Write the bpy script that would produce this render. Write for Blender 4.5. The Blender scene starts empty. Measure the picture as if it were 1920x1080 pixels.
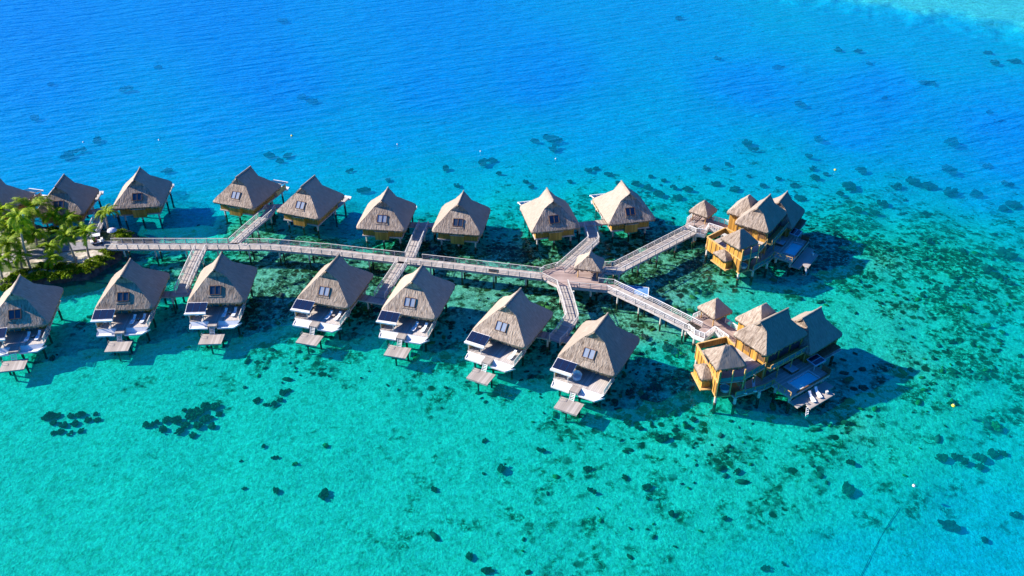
import bpy, math, random
import numpy as np
from mathutils import Vector, Matrix
R = math.radians
scene = bpy.context.scene
rnd = random.Random(7)

# ------------------------------------------------------------------ camera
TH = 0.594118821; FPX = 1600.0; CZ = 88.0          # pitch below the horizon, focal length in photo pixels, height
cam_data = bpy.data.cameras.new('camera'); cam = bpy.data.objects.new('camera', cam_data)
scene.collection.objects.link(cam); scene.camera = cam
cam.location = (0, 0, CZ); cam.rotation_euler = (math.pi/2 - TH, 0, 0)
cam_data.sensor_width = 36.0; cam_data.lens = 36.0*FPX/1920.0
cam_data.clip_start = 1.0; cam_data.clip_end = 9000.0

# ------------------------------------------------------------------ light
SUN_EL = R(30); SUN_D = Vector((-math.cos(R(13)), math.sin(R(13)), 0))
world = bpy.data.worlds.new('World'); scene.world = world; world.use_nodes = True
wn = world.node_tree; wn.nodes.clear()
sky = wn.nodes.new('ShaderNodeTexSky'); sky.sky_type = 'NISHITA'; sky.sun_disc = False
sky.sun_elevation = SUN_EL; sky.sun_rotation = math.atan2(SUN_D.x, SUN_D.y) % (2*math.pi)
sky.air_density = 1.0; sky.dust_density = 0.3; sky.ozone_density = 9.0
bg = wn.nodes.new('ShaderNodeBackground'); bg.inputs[1].default_value = 0.075
wo = wn.nodes.new('ShaderNodeOutputWorld')
blue = wn.nodes.new('ShaderNodeMix'); blue.data_type = 'RGBA'; blue.blend_type = 'MULTIPLY'; blue.inputs[0].default_value = 1.0
blue.inputs[7].default_value = (.12, .70, 1.22, 1)      # blue grade added over the sky so shaded sides turn blue
wn.links.new(sky.outputs[0], blue.inputs[6]); wn.links.new(blue.outputs[2], bg.inputs[0]); wn.links.new(bg.outputs[0], wo.inputs[0])
sd = bpy.data.lights.new('sun', 'SUN'); sun = bpy.data.objects.new('sun', sd); scene.collection.objects.link(sun)
sd.energy = 4.8; sd.angle = R(0.6); sd.color = (1.0, 0.92, 0.83)
to_sun = SUN_D*math.cos(SUN_EL) + Vector((0, 0, math.sin(SUN_EL)))
sun.rotation_euler = to_sun.to_track_quat('Z', 'Y').to_euler()
scene.view_settings.view_transform = 'Standard'; scene.view_settings.look = 'None'
scene.view_settings.exposure = 1.28; scene.view_settings.gamma = 1.0
scene.render.engine = 'CYCLES'
scene.cycles.transparent_max_bounces = 12; scene.cycles.max_bounces = 6
scene.cycles.caustics_reflective = False; scene.cycles.caustics_refractive = False

# ------------------------------------------------------------------ ground mapping
CT, ST = math.cos(TH), math.sin(TH)
def un(px, py, z=0.0):
    u = (px-960)/FPX; v = (py-540)/FPX
    Y = CT - v*ST; Z = -ST - v*CT; t = (z-CZ)/Z
    return u*t, Y*t
def pr_np(x, y, z):
    Z = z-CZ; d = y*CT - Z*ST; up = y*ST + Z*CT
    return 960+FPX*x/d, 540-FPX*up/d

# ------------------------------------------------------------------ value noise (numpy)
class VN:
    def __init__(s, seed):
        s.g = np.random.RandomState(seed).rand(256, 256)
    def __call__(s, x, y):
        xi = np.floor(x).astype(int); yi = np.floor(y).astype(int); fx = x-xi; fy = y-yi
        fx = fx*fx*(3-2*fx); fy = fy*fy*(3-2*fy)
        a = s.g[xi % 256, yi % 256]; b = s.g[(xi+1) % 256, yi % 256]
        c = s.g[xi % 256, (yi+1) % 256]; d = s.g[(xi+1) % 256, (yi+1) % 256]
        return (a*(1-fx)+b*fx)*(1-fy)+(c*(1-fx)+d*fx)*fy
    def fbm(s, x, y, o=4):
        t = 0; a = .5; n = 0
        for i in range(o):
            t = t+a*s(x*2**i+i*17.3, y*2**i+i*9.1); n += a; a *= .5
        return t/n
N1 = VN(3); N2 = VN(11); N3 = VN(29)

# ------------------------------------------------------------------ node helpers
def new_mat(name):
    m = bpy.data.materials.new(name); m.use_nodes = True; nt = m.node_tree
    for n in list(nt.nodes): nt.nodes.remove(n)
    out = nt.nodes.new('ShaderNodeOutputMaterial')
    return m, nt, out
def nd(nt, t, **kw):
    n = nt.nodes.new(t)
    for k, v in kw.items():
        if k.startswith('i_'):
            key = k[2:]; key = int(key) if key.isdigit() else key.replace('_', ' ')
            n.inputs[key].default_value = v
        else: setattr(n, k, v)
    return n
def ramp(nt, src, stops, interp='LINEAR'):
    n = nt.nodes.new('ShaderNodeValToRGB'); cr = n.color_ramp; cr.interpolation = interp
    while len(cr.elements) > 1: cr.elements.remove(cr.elements[-1])
    for i, (p, c) in enumerate(stops):
        e = cr.elements[0] if i == 0 else cr.elements.new(p)
        e.position = p; e.color = (*c, 1) if len(c) == 3 else c
    nt.links.new(src, n.inputs[0]); return n.outputs[0]
def mapping(nt, src, scale, rot=0):
    n = nt.nodes.new('ShaderNodeMapping'); n.inputs['Scale'].default_value = scale
    n.inputs['Rotation'].default_value = (0, 0, rot)
    nt.links.new(src, n.inputs[0]); return n.outputs[0]
def noise(nt, vec, scale, detail=3, rough=.5, dist=0.0):
    n = nd(nt, 'ShaderNodeTexNoise'); n.inputs['Scale'].default_value = scale
    n.inputs['Detail'].default_value = detail; n.inputs['Roughness'].default_value = rough
    n.inputs['Distortion'].default_value = dist
    if vec is not None: nt.links.new(vec, n.inputs['Vector'])
    return n.outputs[0]
def math_(nt, op, a, b=None, c=None, clamp=False):
    n = nt.nodes.new('ShaderNodeMath'); n.operation = op; n.use_clamp = clamp
    for i, v in enumerate((a, b, c)):
        if v is None: continue
        if isinstance(v, (int, float)): n.inputs[i].default_value = v
        else: nt.links.new(v, n.inputs[i])
    return n.outputs[0]
def mixc(nt, fac, a, b, blend='MIX'):
    n = nt.nodes.new('ShaderNodeMix'); n.data_type = 'RGBA'; n.blend_type = blend; n.clamp_factor = True
    for i, v in ((0, fac), (6, a), (7, b)):
        if isinstance(v, (int, float)): n.inputs[i].default_value = v
        elif isinstance(v, tuple): n.inputs[i].default_value = (*v, 1) if len(v) == 3 else v
        else: nt.links.new(v, n.inputs[i])
    return n.outputs[2]
def objrand(nt):
    return nd(nt, 'ShaderNodeObjectInfo').outputs['Random']

def solid(name, c1, c2, scale=2.0, rough=.8, bump=.0, stretch=(1, 1, 1), var=.12, metallic=0.0, uv=False, spec=.3):
    """noise-mottled surface between two colours with a little per-object variation"""
    m, nt, out = new_mat(name)
    tc = nd(nt, 'ShaderNodeTexCoord')
    v = mapping(nt, tc.outputs['UV' if uv else 'Object'], stretch)
    f = noise(nt, v, scale, 5, .6)
    c = ramp(nt, f, [(.32, c1), (.68, c2)])
    if var:
        k = math_(nt, 'MULTIPLY_ADD', objrand(nt), 2*var, 1-var)
        g = nd(nt, 'ShaderNodeVectorMath', operation='SCALE'); nt.links.new(c, g.inputs[0]); nt.links.new(k, g.inputs['Scale'])
        c = g.outputs[0]
    b = nd(nt, 'ShaderNodeBsdfPrincipled'); b.inputs['Roughness'].default_value = rough
    b.inputs['Metallic'].default_value = metallic; b.inputs['Specular IOR Level'].default_value = spec
    nt.links.new(c, b.inputs['Base Color'])
    if bump:
        bp = nd(nt, 'ShaderNodeBump'); bp.inputs['Strength'].default_value = bump; bp.inputs['Distance'].default_value = .05
        nt.links.new(f, bp.inputs['Height']); nt.links.new(bp.outputs[0], b.inputs['Normal'])
    nt.links.new(b.outputs[0], out.inputs[0]); return m

def boards(name, c1, c2, width=.3, rough=.75, axis=0, dark=.55):
    """timber boards across the UV u (or v) direction: tone per board, dark joints, grain"""
    m, nt, out = new_mat(name)
    tc = nd(nt, 'ShaderNodeTexCoord'); sp = nd(nt, 'ShaderNodeSeparateXYZ'); nt.links.new(tc.outputs['UV'], sp.inputs[0])
    u = math_(nt, 'DIVIDE', sp.outputs[axis], width); fl = math_(nt, 'FLOOR', u); fr = math_(nt, 'FRACT', u)
    wnn = nd(nt, 'ShaderNodeTexWhiteNoise', noise_dimensions='1D'); nt.links.new(fl, wnn.inputs['W'])
    big = noise(nt, tc.outputs['UV'], .35, 4, .6)
    st = (1, 14, 1) if axis == 1 else (14, 1, 1)
    gr = noise(nt, mapping(nt, tc.outputs['UV'], st), .8, 3, .6)
    f = math_(nt, 'MULTIPLY_ADD', wnn.outputs[0], .45, math_(nt, 'MULTIPLY_ADD', big, .5, math_(nt, 'MULTIPLY', gr, .2)))
    c = ramp(nt, f, [(.25, c1), (.85, c2)])
    j = math_(nt, 'LESS_THAN', fr, .09)
    c = mixc(nt, math_(nt, 'MULTIPLY', j, dark), c, (.03, .025, .02))
    b = nd(nt, 'ShaderNodeBsdfPrincipled'); b.inputs['Roughness'].default_value = rough; b.inputs['Specular IOR Level'].default_value = .25
    nt.links.new(c, b.inputs['Base Color']); nt.links.new(b.outputs[0], out.inputs[0]); return m

def thatch(name, c1, c2, c3, su, sv, bump, dist, patch=.35):
    m, nt, out = new_mat(name)
    tc = nd(nt, 'ShaderNodeTexCoord'); uv = tc.outputs['UV']
    r = objrand(nt); off = nd(nt, 'ShaderNodeCombineXYZ'); nt.links.new(math_(nt, 'MULTIPLY', r, 50), off.inputs[0])
    ad = nd(nt, 'ShaderNodeVectorMath', operation='ADD'); nt.links.new(uv, ad.inputs[0]); nt.links.new(off.outputs[0], ad.inputs[1])
    s1 = noise(nt, mapping(nt, ad.outputs[0], (su, sv, 1)), 1.0, 4, .62, .4)
    s2 = noise(nt, mapping(nt, ad.outputs[0], (su*2.6, sv*2.2, 1)), 1.0, 3, .6, .3)
    pt = noise(nt, ad.outputs[0], patch, 3, .6)
    f = math_(nt, 'ADD', math_(nt, 'MULTIPLY', s1, .62), math_(nt, 'MULTIPLY', s2, .38))
    c = ramp(nt, f, [(.30, c1), (.50, c2), (.70, c3)])
    c = mixc(nt, math_(nt, 'MULTIPLY', ramp(nt, pt, [(.35, (0, 0, 0)), (.7, (1, 1, 1))]), .35), c, c1)
    k = math_(nt, 'MULTIPLY_ADD', r, .3, .85)
    g = nd(nt, 'ShaderNodeVectorMath', operation='SCALE'); nt.links.new(c, g.inputs[0]); nt.links.new(k, g.inputs['Scale'])
    b = nd(nt, 'ShaderNodeBsdfPrincipled'); b.inputs['Roughness'].default_value = .95; b.inputs['Specular IOR Level'].default_value = .1
    nt.links.new(g.outputs[0], b.inputs['Base Color'])
    bp = nd(nt, 'ShaderNodeBump'); bp.inputs['Strength'].default_value = bump; bp.inputs['Distance'].default_value = dist
    nt.links.new(f, bp.inputs['Height']); nt.links.new(bp.outputs[0], b.inputs['Normal'])
    nt.links.new(b.outputs[0], out.inputs[0]); return m

def glossy_mat(name, col, rough, metallic=0.0, spec=.5):
    m, nt, out = new_mat(name)
    tc = nd(nt, 'ShaderNodeTexCoord'); f = noise(nt, tc.outputs['Object'], 3.0, 3)
    c = mixc(nt, f, tuple(x*.8 for x in col), tuple(min(1, x*1.15) for x in col))
    b = nd(nt, 'ShaderNodeBsdfPrincipled'); nt.links.new(c, b.inputs['Base Color'])
    b.inputs['Roughness'].default_value = rough; b.inputs['Metallic'].default_value = metallic
    b.inputs['Specular IOR Level'].default_value = spec
    nt.links.new(b.outputs[0], out.inputs[0]); return m

def glass_panel(name, col, alpha):
    m, nt, out = new_mat(name)
    tr = nd(nt, 'ShaderNodeBsdfTransparent'); tr.inputs[0].default_value = (*col, 1)
    gl = nd(nt, 'ShaderNodeBsdfPrincipled'); gl.inputs['Base Color'].default_value = (*col, 1); gl.inputs['Roughness'].default_value = .08
    tc = nd(nt, 'ShaderNodeTexCoord'); f = noise(nt, tc.outputs['Object'], 1.5, 2)
    mx = nd(nt, 'ShaderNodeMixShader')
    nt.links.new(math_(nt, 'MULTIPLY_ADD', f, .1, alpha-.05), mx.inputs[0])
    nt.links.new(tr.outputs[0], mx.inputs[1]); nt.links.new(gl.outputs[0], mx.inputs[2]); nt.links.new(mx.outputs[0], out.inputs[0]); return m

def leafy(name, c1, c2, c3, trans=.35):
    m, nt, out = new_mat(name)
    tc = nd(nt, 'ShaderNodeTexCoord'); f = noise(nt, tc.outputs['Object'], 1.3, 4, .7)
    c = ramp(nt, f, [(.3, c1), (.5, c2), (.72, c3)])
    k = math_(nt, 'MULTIPLY_ADD', objrand(nt), .4, .8)
    g = nd(nt, 'ShaderNodeVectorMath', operation='SCALE'); nt.links.new(c, g.inputs[0]); nt.links.new(k, g.inputs['Scale'])
    b = nd(nt, 'ShaderNodeBsdfPrincipled'); b.inputs['Roughness'].default_value = .6; b.inputs['Specular IOR Level'].default_value = .12; nt.links.new(g.outputs[0], b.inputs['Base Color'])
    t = nd(nt, 'ShaderNodeBsdfTranslucent'); nt.links.new(g.outputs[0], t.inputs[0])
    mx = nd(nt, 'ShaderNodeMixShader'); mx.inputs[0].default_value = trans
    nt.links.new(b.outputs[0], mx.inputs[1]); nt.links.new(t.outputs[0], mx.inputs[2]); nt.links.new(mx.outputs[0], out.inputs[0]); return m

M = {}
M['thatch'] = thatch('thatch_smooth', (.215, .17, .13), (.335, .275, .215), (.45, .375, .30), 5.0, .9, .7, .07)
M['tuft'] = thatch('thatch_tufted', (.10, .067, .045), (.35, .275, .21), (.58, .48, .375), 2.4, .7, 1.0, .30)
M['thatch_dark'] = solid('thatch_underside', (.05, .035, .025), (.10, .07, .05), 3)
M['bamboo'] = boards('bamboo_wall', (.24, .12, .02), (.52, .29, .06), .22, .6)
M['ochre'] = boards('ochre_wall', (.30, .15, .025), (.68, .36, .07), .30, .6)
M['deck'] = boards('weathered_deck', (.32, .275, .24), (.56, .50, .44), .30, .8)
M['walk'] = boards('walkway_deck', (.27, .23, .195), (.47, .415, .36), .34, .8, dark=.25)
M['platform'] = boards('platform_deck', (.24, .165, .14), (.46, .35, .30), .32, .8, axis=1)
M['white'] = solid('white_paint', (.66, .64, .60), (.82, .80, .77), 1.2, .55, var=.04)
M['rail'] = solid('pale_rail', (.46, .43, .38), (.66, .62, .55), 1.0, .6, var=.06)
M['beam'] = solid('grey_beam', (.34, .30, .28), (.56, .50, .47), 1.2, .8)
M['pile'] = solid('concrete_pile', (.48, .44, .38), (.70, .66, .58), 2.2, .8)
M['pilefoot'] = solid('stained_pile', (.05, .03, .018), (.15, .09, .05), 3.0, .7)
M['timber'] = solid('dark_timber', (.10, .055, .03), (.22, .12, .06), 2.5, .6)
M['gold'] = solid('golden_timber', (.46, .27, .09), (.66, .42, .16), 2.5, .55)
M['pane'] = glossy_mat('window_glass', (.03, .045, .07), .12, 0.0, 1.0)
M['blind'] = glossy_mat('pale_blind_glass', (.26, .30, .36), .25, 0, .8)
M['solar'] = glossy_mat('solar_cell', (.012, .018, .045), .18, 0.1, .9)
M['cushion'] = solid('white_cushion', (.70, .70, .70), (.84, .84, .84), 4, .8)
M['tealglass'] = glass_panel('teal_glass', (.10, .34, .38), .55)
M['clear'] = glass_panel('clear_glass', (.55, .70, .72), .30)
M['tub'] = glossy_mat('turquoise_tub_water', (.05, .55, .65), .08)
M['pool'] = glossy_mat('plunge_pool_water', (.12, .72, .80), .06)
M['tile'] = solid('pale_stone', (.50, .52, .52), (.66, .66, .64), 2, .5)
M['leaf'] = leafy('palm_leaf', (.05, .13, .003), (.22, .35, .004), (.54, .58, .01))
M['bushleaf'] = leafy('shrub_leaf', (.05, .10, .004), (.16, .25, .006), (.34, .42, .01))
M['bark'] = solid('palm_bark', (.24, .19, .14), (.46, .38, .30), 4, .9, bump=.4, stretch=(1, 1, 5))
M['coral'] = solid('coral', (.012, .022, .016), (.13, .12, .065), 1.3, .95, bump=.8, var=.3)
M['coral_red'] = solid('reddish_coral', (.12, .05, .05), (.42, .20, .18), 1.6, .95, bump=.8)
M['coral_green'] = solid('yellow_green_coral', (.10, .13, .03), (.35, .36, .10), 4.5, .95, bump=.8)
M['rock'] = solid('dark_rock', (.02, .02, .022), (.10, .09, .085), 1.5, .9, bump=.8)
M['buoy'] = solid('white_buoy', (.75, .75, .73), (.85, .85, .82), 2, .4)
M['yellow'] = solid('yellow_buoy', (.75, .62, .05), (.85, .72, .08), 2, .4)
M['metal'] = glossy_mat('brushed_metal', (.55, .55, .55), .35, .8)
M['rubber'] = solid('black_rubber', (.02, .02, .02), (.05, .05, .05), 3, .7)
M['cloth'] = solid('pale_parasol_cloth', (.45, .44, .50), (.60, .58, .64), 2, .8)
M['redseat'] = solid('dark_red_seat', (.12, .02, .03), (.2, .04, .05), 2, .6)
M['slate'] = solid('blue_grey_sheet', (.38, .42, .48), (.52, .56, .62), 1, .5)
M['shadeblue'] = solid('shaded_blue_deck', (.06, .17, .34), (.12, .26, .44), .8, .6)  # the pontoon top's blue shade, put into its deck colour
M['wicker'] = solid('brown_wicker', (.10, .05, .025), (.2, .1, .05), 5, .8)

# ------------------------------------------------------------------ mesh builder
class MB:
    def __init__(s, frame=None):
        s.v = []; s.f = []; s.uv = []; s.m = []; s.fr = frame or Matrix.Identity(4)
    def face(s, pts, uv=None, mi=0):
        P = [Vector(p) for p in pts]; b = len(s.v)
        if uv is None:
            n = (P[1]-P[0]).cross(P[2]-P[0])
            if abs(n.z) > .6*n.length: uv = [(p.x, p.y) for p in P]
            elif abs(n.x) > abs(n.y): uv = [(p.y, p.z) for p in P]
            else: uv = [(p.x, p.z) for p in P]
        s.v += [s.fr @ p for p in P]; s.f.append(tuple(range(b, b+len(P)))); s.uv += list(uv); s.m.append(mi)
    def box(s, x0, x1, y0, y1, z0, z1, mi=0):
        A = [(x0, y0, z0), (x1, y0, z0), (x1, y1, z0), (x0, y1, z0), (x0, y0, z1), (x1, y0, z1), (x1, y1, z1), (x0, y1, z1)]
        for q in ((3, 2, 1, 0), (4, 5, 6, 7), (0, 1, 5, 4), (1, 2, 6, 5), (2, 3, 7, 6), (3, 0, 4, 7)): s.face([A[i] for i in q], None, mi)
    def prism(s, pts, z0, z1, mi=0):
        n = len(pts); a = sum(pts[i][0]*pts[(i+1) % n][1]-pts[(i+1) % n][0]*pts[i][1] for i in range(n))
        if a < 0: pts = pts[::-1]
        s.face([(x, y, z1) for x, y in pts], None, mi); s.face([(x, y, z0) for x, y in pts[::-1]], None, mi)
        for i in range(n):
            p, q = pts[i], pts[(i+1) % n]
            s.face([(*p, z0), (*q, z0), (*q, z1), (*p, z1)], None, mi)
    def bar(s, p, q, w, h=None, up=(0, 0, 1), mi=0):
        p = Vector(p); q = Vector(q); h = h or w; d = (q-p).normalized(); u = Vector(up)
        if abs(d.dot(u)) > .95: u = Vector((1, 0, 0))
        sx = d.cross(u).normalized()*w/2; sz = sx.cross(d).normalized()*h/2
        A = [p-sx-sz, p+sx-sz, p+sx+sz, p-sx+sz]; B = [x+(q-p) for x in A]
        s.face(A, [(0, 0), (w, 0), (w, h), (0, h)], mi); s.face(B[::-1], [(0, 0), (w, 0), (w, h), (0, h)], mi); L = (q-p).length
        for i in range(4):
            j = (i+1) % 4; s.face([A[j], A[i], B[i], B[j]], [(0, 0), (0, w), (L, w), (L, 0)], mi)
    def tube(s, pts, rad, n=8, mi=0, cap=True):
        P = [Vector(p) for p in pts]; rad = rad if isinstance(rad, (list, tuple)) else [rad]*len(P); rings = []
        for i, p in enumerate(P):
            d = (P[min(i+1, len(P)-1)]-P[max(i-1, 0)]).normalized()
            a = d.cross(Vector((0, 0, 1)));
            if a.length < .1: a = Vector((1, 0, 0))
            a.normalize(); b = d.cross(a)
            rings.append([p+(a*math.cos(2*math.pi*k/n)+b*math.sin(2*math.pi*k/n))*rad[i] for k in range(n)])
        L = 0
        for i in range(len(P)-1):
            L2 = L+(P[i+1]-P[i]).length
            for k in range(n):
                j = (k+1) % n
                s.face([rings[i][k], rings[i+1][k], rings[i+1][j], rings[i][j]], [(k/n, L), (k/n, L2), ((k+1)/n, L2), ((k+1)/n, L)], mi)
            L = L2
        if cap:
            s.face(rings[0], None, mi); s.face(rings[-1][::-1], None, mi)
    def lathe(s, prof, c=(0, 0), n=14, mi=0):
        for i in range(len(prof)-1):
            (r0, z0), (r1, z1) = prof[i], prof[i+1]
            for k in range(n):
                a, b = 2*math.pi*k/n, 2*math.pi*(k+1)/n
                q = [(c[0]+r0*math.cos(a), c[1]+r0*math.sin(a), z0), (c[0]+r0*math.cos(b), c[1]+r0*math.sin(b), z0),
                     (c[0]+r1*math.cos(b), c[1]+r1*math.sin(b), z1), (c[0]+r1*math.cos(a), c[1]+r1*math.sin(a), z1)]
                if r1 < 1e-4: q = q[:3]
                elif r0 < 1e-4: q = [q[0], q[2], q[3]]
                s.face(q, None, mi)
    def build(s, name, mats, parent=None, smooth=False, merge=False):
        me = bpy.data.meshes.new(name)
        me.from_pydata([tuple(v) for v in s.v], [], s.f); me.update()
        ul = me.uv_layers.new(name='UVMap'); ul.data.foreach_set('uv', np.array(s.uv, dtype=np.float32).ravel())
        if not isinstance(mats, (list, tuple)): mats = [mats]
        for m in mats: me.materials.append(M[m])
        me.polygons.foreach_set('material_index', s.m)
        if merge:
            import bmesh
            bm = bmesh.new(); bm.from_mesh(me); bmesh.ops.remove_doubles(bm, verts=bm.verts, dist=.0008); bm.to_mesh(me); bm.free()
        if smooth: me.polygons.foreach_set('use_smooth', [True]*len(me.polygons))
        o = bpy.data.objects.new(name, me); scene.collection.objects.link(o)
        if parent is not None: o.parent = parent
        return o

def tag(o, label=None, cat=None, group=None, kind=None):
    for k, v in (('label', label), ('category', cat), ('group', group), ('kind', kind)):
        if v: o[k] = v
    return o
def thing(name, label, cat, loc=(0, 0, 0), rz=0.0, group=None):
    o = bpy.data.objects.new(name, None); scene.collection.objects.link(o); o.empty_display_size = .3
    o.location = loc; o.rotation_euler = (0, 0, rz); return tag(o, label, cat, group)
def copy_tree(o, parent=None):
    c = o.copy(); scene.collection.objects.link(c)
    if parent is not None: c.parent = parent
    for ch in list(o.children): copy_tree(ch, c)
    return c
def copy_part(o, parent, loc):
    c = o.copy(); scene.collection.objects.link(c); c.parent = parent; c.location = loc; return c

# ------------------------------------------------------------------ seabed and water
# (photo column, photo row, depth 0..1, reef density 0..1): how deep the lagoon is and how much coral lies on the sand
CP = [(100, 1050, 0.115, 0.06),(500, 1000, 0.115, 0.08),(900, 1050, 0.115, 0.25),(1300, 1000, 0.12, 0.38),(1600, 1050, 0.34, 0.12),(1850, 1050, 0.42, 0.06),(1850, 950, 0.36, 0.22),(1600, 920, 0.2, 0.38),(1400, 1060, 0.2, 0.2),(60, 850, 0.115, 0.06),(400, 880, 0.115, 0.05),(700, 900, 0.115, 0.05),(1000, 920, 0.115, 0.3),(1200, 880, 0.115, 0.35),(1400, 850, 0.115, 0.55),(1650, 850, 0.12, 0.45),(1880, 850, 0.25, 0.35),(60, 740, 0.115, 0.15),(350, 740, 0.115, 0.12),(620, 760, 0.115, 0.12),(900, 790, 0.115, 0.25),(1180, 760, 0.115, 0.6),(1400, 790, 0.115, 0.5),(1700, 760, 0.115, 0.45),(1880, 720, 0.18, 0.5),(130, 620, 0.115, 0.45),(300, 560, 0.12, 0.5),(250, 690, 0.115, 0.3),(500, 640, 0.115, 0.5),(650, 650, 0.115, 0.4),(850, 680, 0.115, 0.5),(1000, 720, 0.115, 0.45),(1240, 680, 0.115, 0.78),(1500, 850, 0.115, 0.5),(1750, 600, 0.14, 0.45),(1880, 600, 0.22, 0.42),(1600, 580, 0.08, 0.4),(140, 545, 0.1, 0.25),(270, 480, 0.12, 0.5),(330, 500, 0.0, 0.6),(500, 520, 0.0, 0.85),(650, 500, 0.0, 0.85),(900, 540, 0.0, 0.45),(820, 470, 0.0, 0.9),(1020, 560, 0.0, 0.85),(1200, 600, 0.0, 0.5),(1230, 550, 0.0, 0.75),(1280, 490, 0.0, 0.9),(1330, 550, 0.08, 0.45),(1420, 540, 0.08, 0.4),(1700, 520, 0.12, 0.6),(1850, 480, 0.18, 0.72),(1800, 540, 0.15, 0.66),(350, 430, 0.16, 0.4),(300, 400, 0.3, 0.3),(450, 430, 0.0, 0.6),(600, 450, 0.0, 0.75),(750, 470, 0.0, 0.8),(950, 480, 0.0, 0.9),(1200, 460, 0.0, 0.85),(1600, 400, 0.2, 0.72),(1750, 430, 0.2, 0.7),(1900, 440, 0.3, 0.55),(370, 380, 0.45, 0.2),(650, 390, 0.3, 0.4),(950, 400, 0.24, 0.5),(1100, 400, 0.22, 0.6),(1300, 370, 0.3, 0.6),(1550, 360, 0.36, 0.6),(1700, 370, 0.45, 0.45),(1850, 370, 0.6, 0.3),(50, 330, 0.68, 0.04),(200, 320, 0.66, 0.05),(350, 330, 0.62, 0.06),(560, 330, 0.56, 0.1),(700, 340, 0.48, 0.12),(850, 340, 0.44, 0.2),(1000, 330, 0.44, 0.22),(1300, 320, 0.46, 0.25),(1450, 320, 0.48, 0.3),(1600, 320, 0.54, 0.3),(1750, 310, 0.66, 0.25),(1880, 300, 0.8, 0.12),(50, 250, 0.8, 0),(400, 250, 0.78, 0),(700, 260, 0.7, 0.03),(900, 260, 0.64, 0.03),(1100, 250, 0.64, 0.03),(1300, 255, 0.66, 0.03),(1600, 250, 0.8, 0.03),(1880, 230, 0.9, 0),(50, 150, 0.88, 0),(500, 150, 0.9, 0),(800, 160, 0.84, 0),(1000, 140, 0.86, 0),(1400, 150, 0.86, 0),(1650, 170, 0.86, 0),(1900, 170, 0.72, 0.05),(50, 30, 0.93, 0),(400, 20, 0.9, 0),(800, 20, 0.84, 0),(1200, 20, 0.70, 0),(1350, 60, 0.66, 0),(1450, 15, 0.54, 0),(1600, 70, 0.58, 0),(1750, 110, 0.60, 0),(1900, 110, 0.52, 0),(560, 510, 0, 0.9),(720, 490, 0, 0.9),(1000, 470, 0, 0.9),(1080, 560, 0, 0.85),(1180, 500, 0, 0.85),(1330, 500, 0.02, 0.9),(200, 760, 0.115, 0.05),(500, 880, 0.115, 0.05),(640, 820, 0.115, 0.08),(1500, 620, 0.08, 0.35),(1650, 620, 0.08, 0.35),(1700,580,.06,.72),(1800,500,.08,.85),(1650,480,.05,.85),(1740,450,.10,.85),(1850,650,.12,.7),(1700,680,.07,.55),(1600,800,.07,.6),(1560,430,.10,.8),(1780,600,.08,.7),(1880,560,.12,.7),(1200,840,.09,.5),(1350,830,.07,.6),(760,800,.115,.3),(900,850,.115,.38),(1000,980,.115,.42),(1100,820,.11,.42),(1200,960,.115,.45),(820,950,.115,.32),(1050,1060,.12,.4),(700,700,.10,.42),(420,700,.11,.3),(1450,920,.11,.5)]
CPA = np.array(CP, float)
def zones(x, y):
    px, py = pr_np(x, y, 0.0)
    wx = (N3.fbm(x/14, y/14)-.5)*60; wy = (N2.fbm(x/14, y/14)-.5)*40
    px = np.clip(px, -200, 2120)+wx; py = np.clip(py, -40, 1140)+wy
    shp = px.shape; px = px.ravel(); py = py.ravel(); D = np.zeros(px.size); Rr = np.zeros(px.size); W = np.zeros(px.size)
    for (a, b, d, r) in CPA:
        w = 1.0/(((px-a)**2+((py-b)*1.5)**2)/1e4+.12)**1.9
        D += w*d; Rr += w*r; W += w
    return (D/W).reshape(shp), (Rr/W).reshape(shp)
def shelf_mask(x, y):
    px, py = pr_np(x, y, 0.0)
    edge = (px-1490)*.160-8+((px-1700)/300)**2*2
    return np.clip((edge-py)/20+(N1.fbm(x/6, y/6)-.5)*1.6+.1, 0, 1)*(px > 1380)

def axis_pts(lo, hi, a, b, step, far):
    core = list(np.arange(a, b+.01, step)); out = [lo]
    g = np.geomspace(1, (a-lo) if a > lo else 1, far)[::-1]
    left = [a-t for t in np.geomspace(step, a-lo, far)][::-1]; right = [b+t for t in np.geomspace(step, hi-b, far)]
    return np.array(left+core+right)
def grid_mesh(name, xs, ys, zf, attrs):
    X, Y = np.meshgrid(xs, ys); Z = zf(X, Y); nx, ny = len(xs), len(ys)
    V = np.stack([X, Y, Z], -1).reshape(-1, 3).astype(np.float32)
    i = np.arange(nx*ny).reshape(ny, nx); F = np.stack([i[:-1, :-1], i[:-1, 1:], i[1:, 1:], i[1:, :-1]], -1).reshape(-1, 4)
    me = bpy.data.meshes.new(name); me.vertices.add(len(V)); me.vertices.foreach_set('co', V.ravel())
    me.loops.add(F.size); me.loops.foreach_set('vertex_index', F.ravel().astype(np.int32))
    me.polygons.add(len(F)); me.polygons.foreach_set('loop_start', (np.arange(len(F))*4).astype(np.int32))
    me.polygons.foreach_set('loop_total', np.full(len(F), 4, np.int32)); me.update(calc_edges=True)
    for k, fn in attrs.items():
        a = me.attributes.new(k, 'FLOAT', 'POINT'); a.data.foreach_set('value', fn(X, Y).ravel().astype(np.float32))
    me.polygons.foreach_set('use_smooth', [True]*len(F))
    o = bpy.data.objects.new(name, me); scene.collection.objects.link(o); return o

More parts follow.
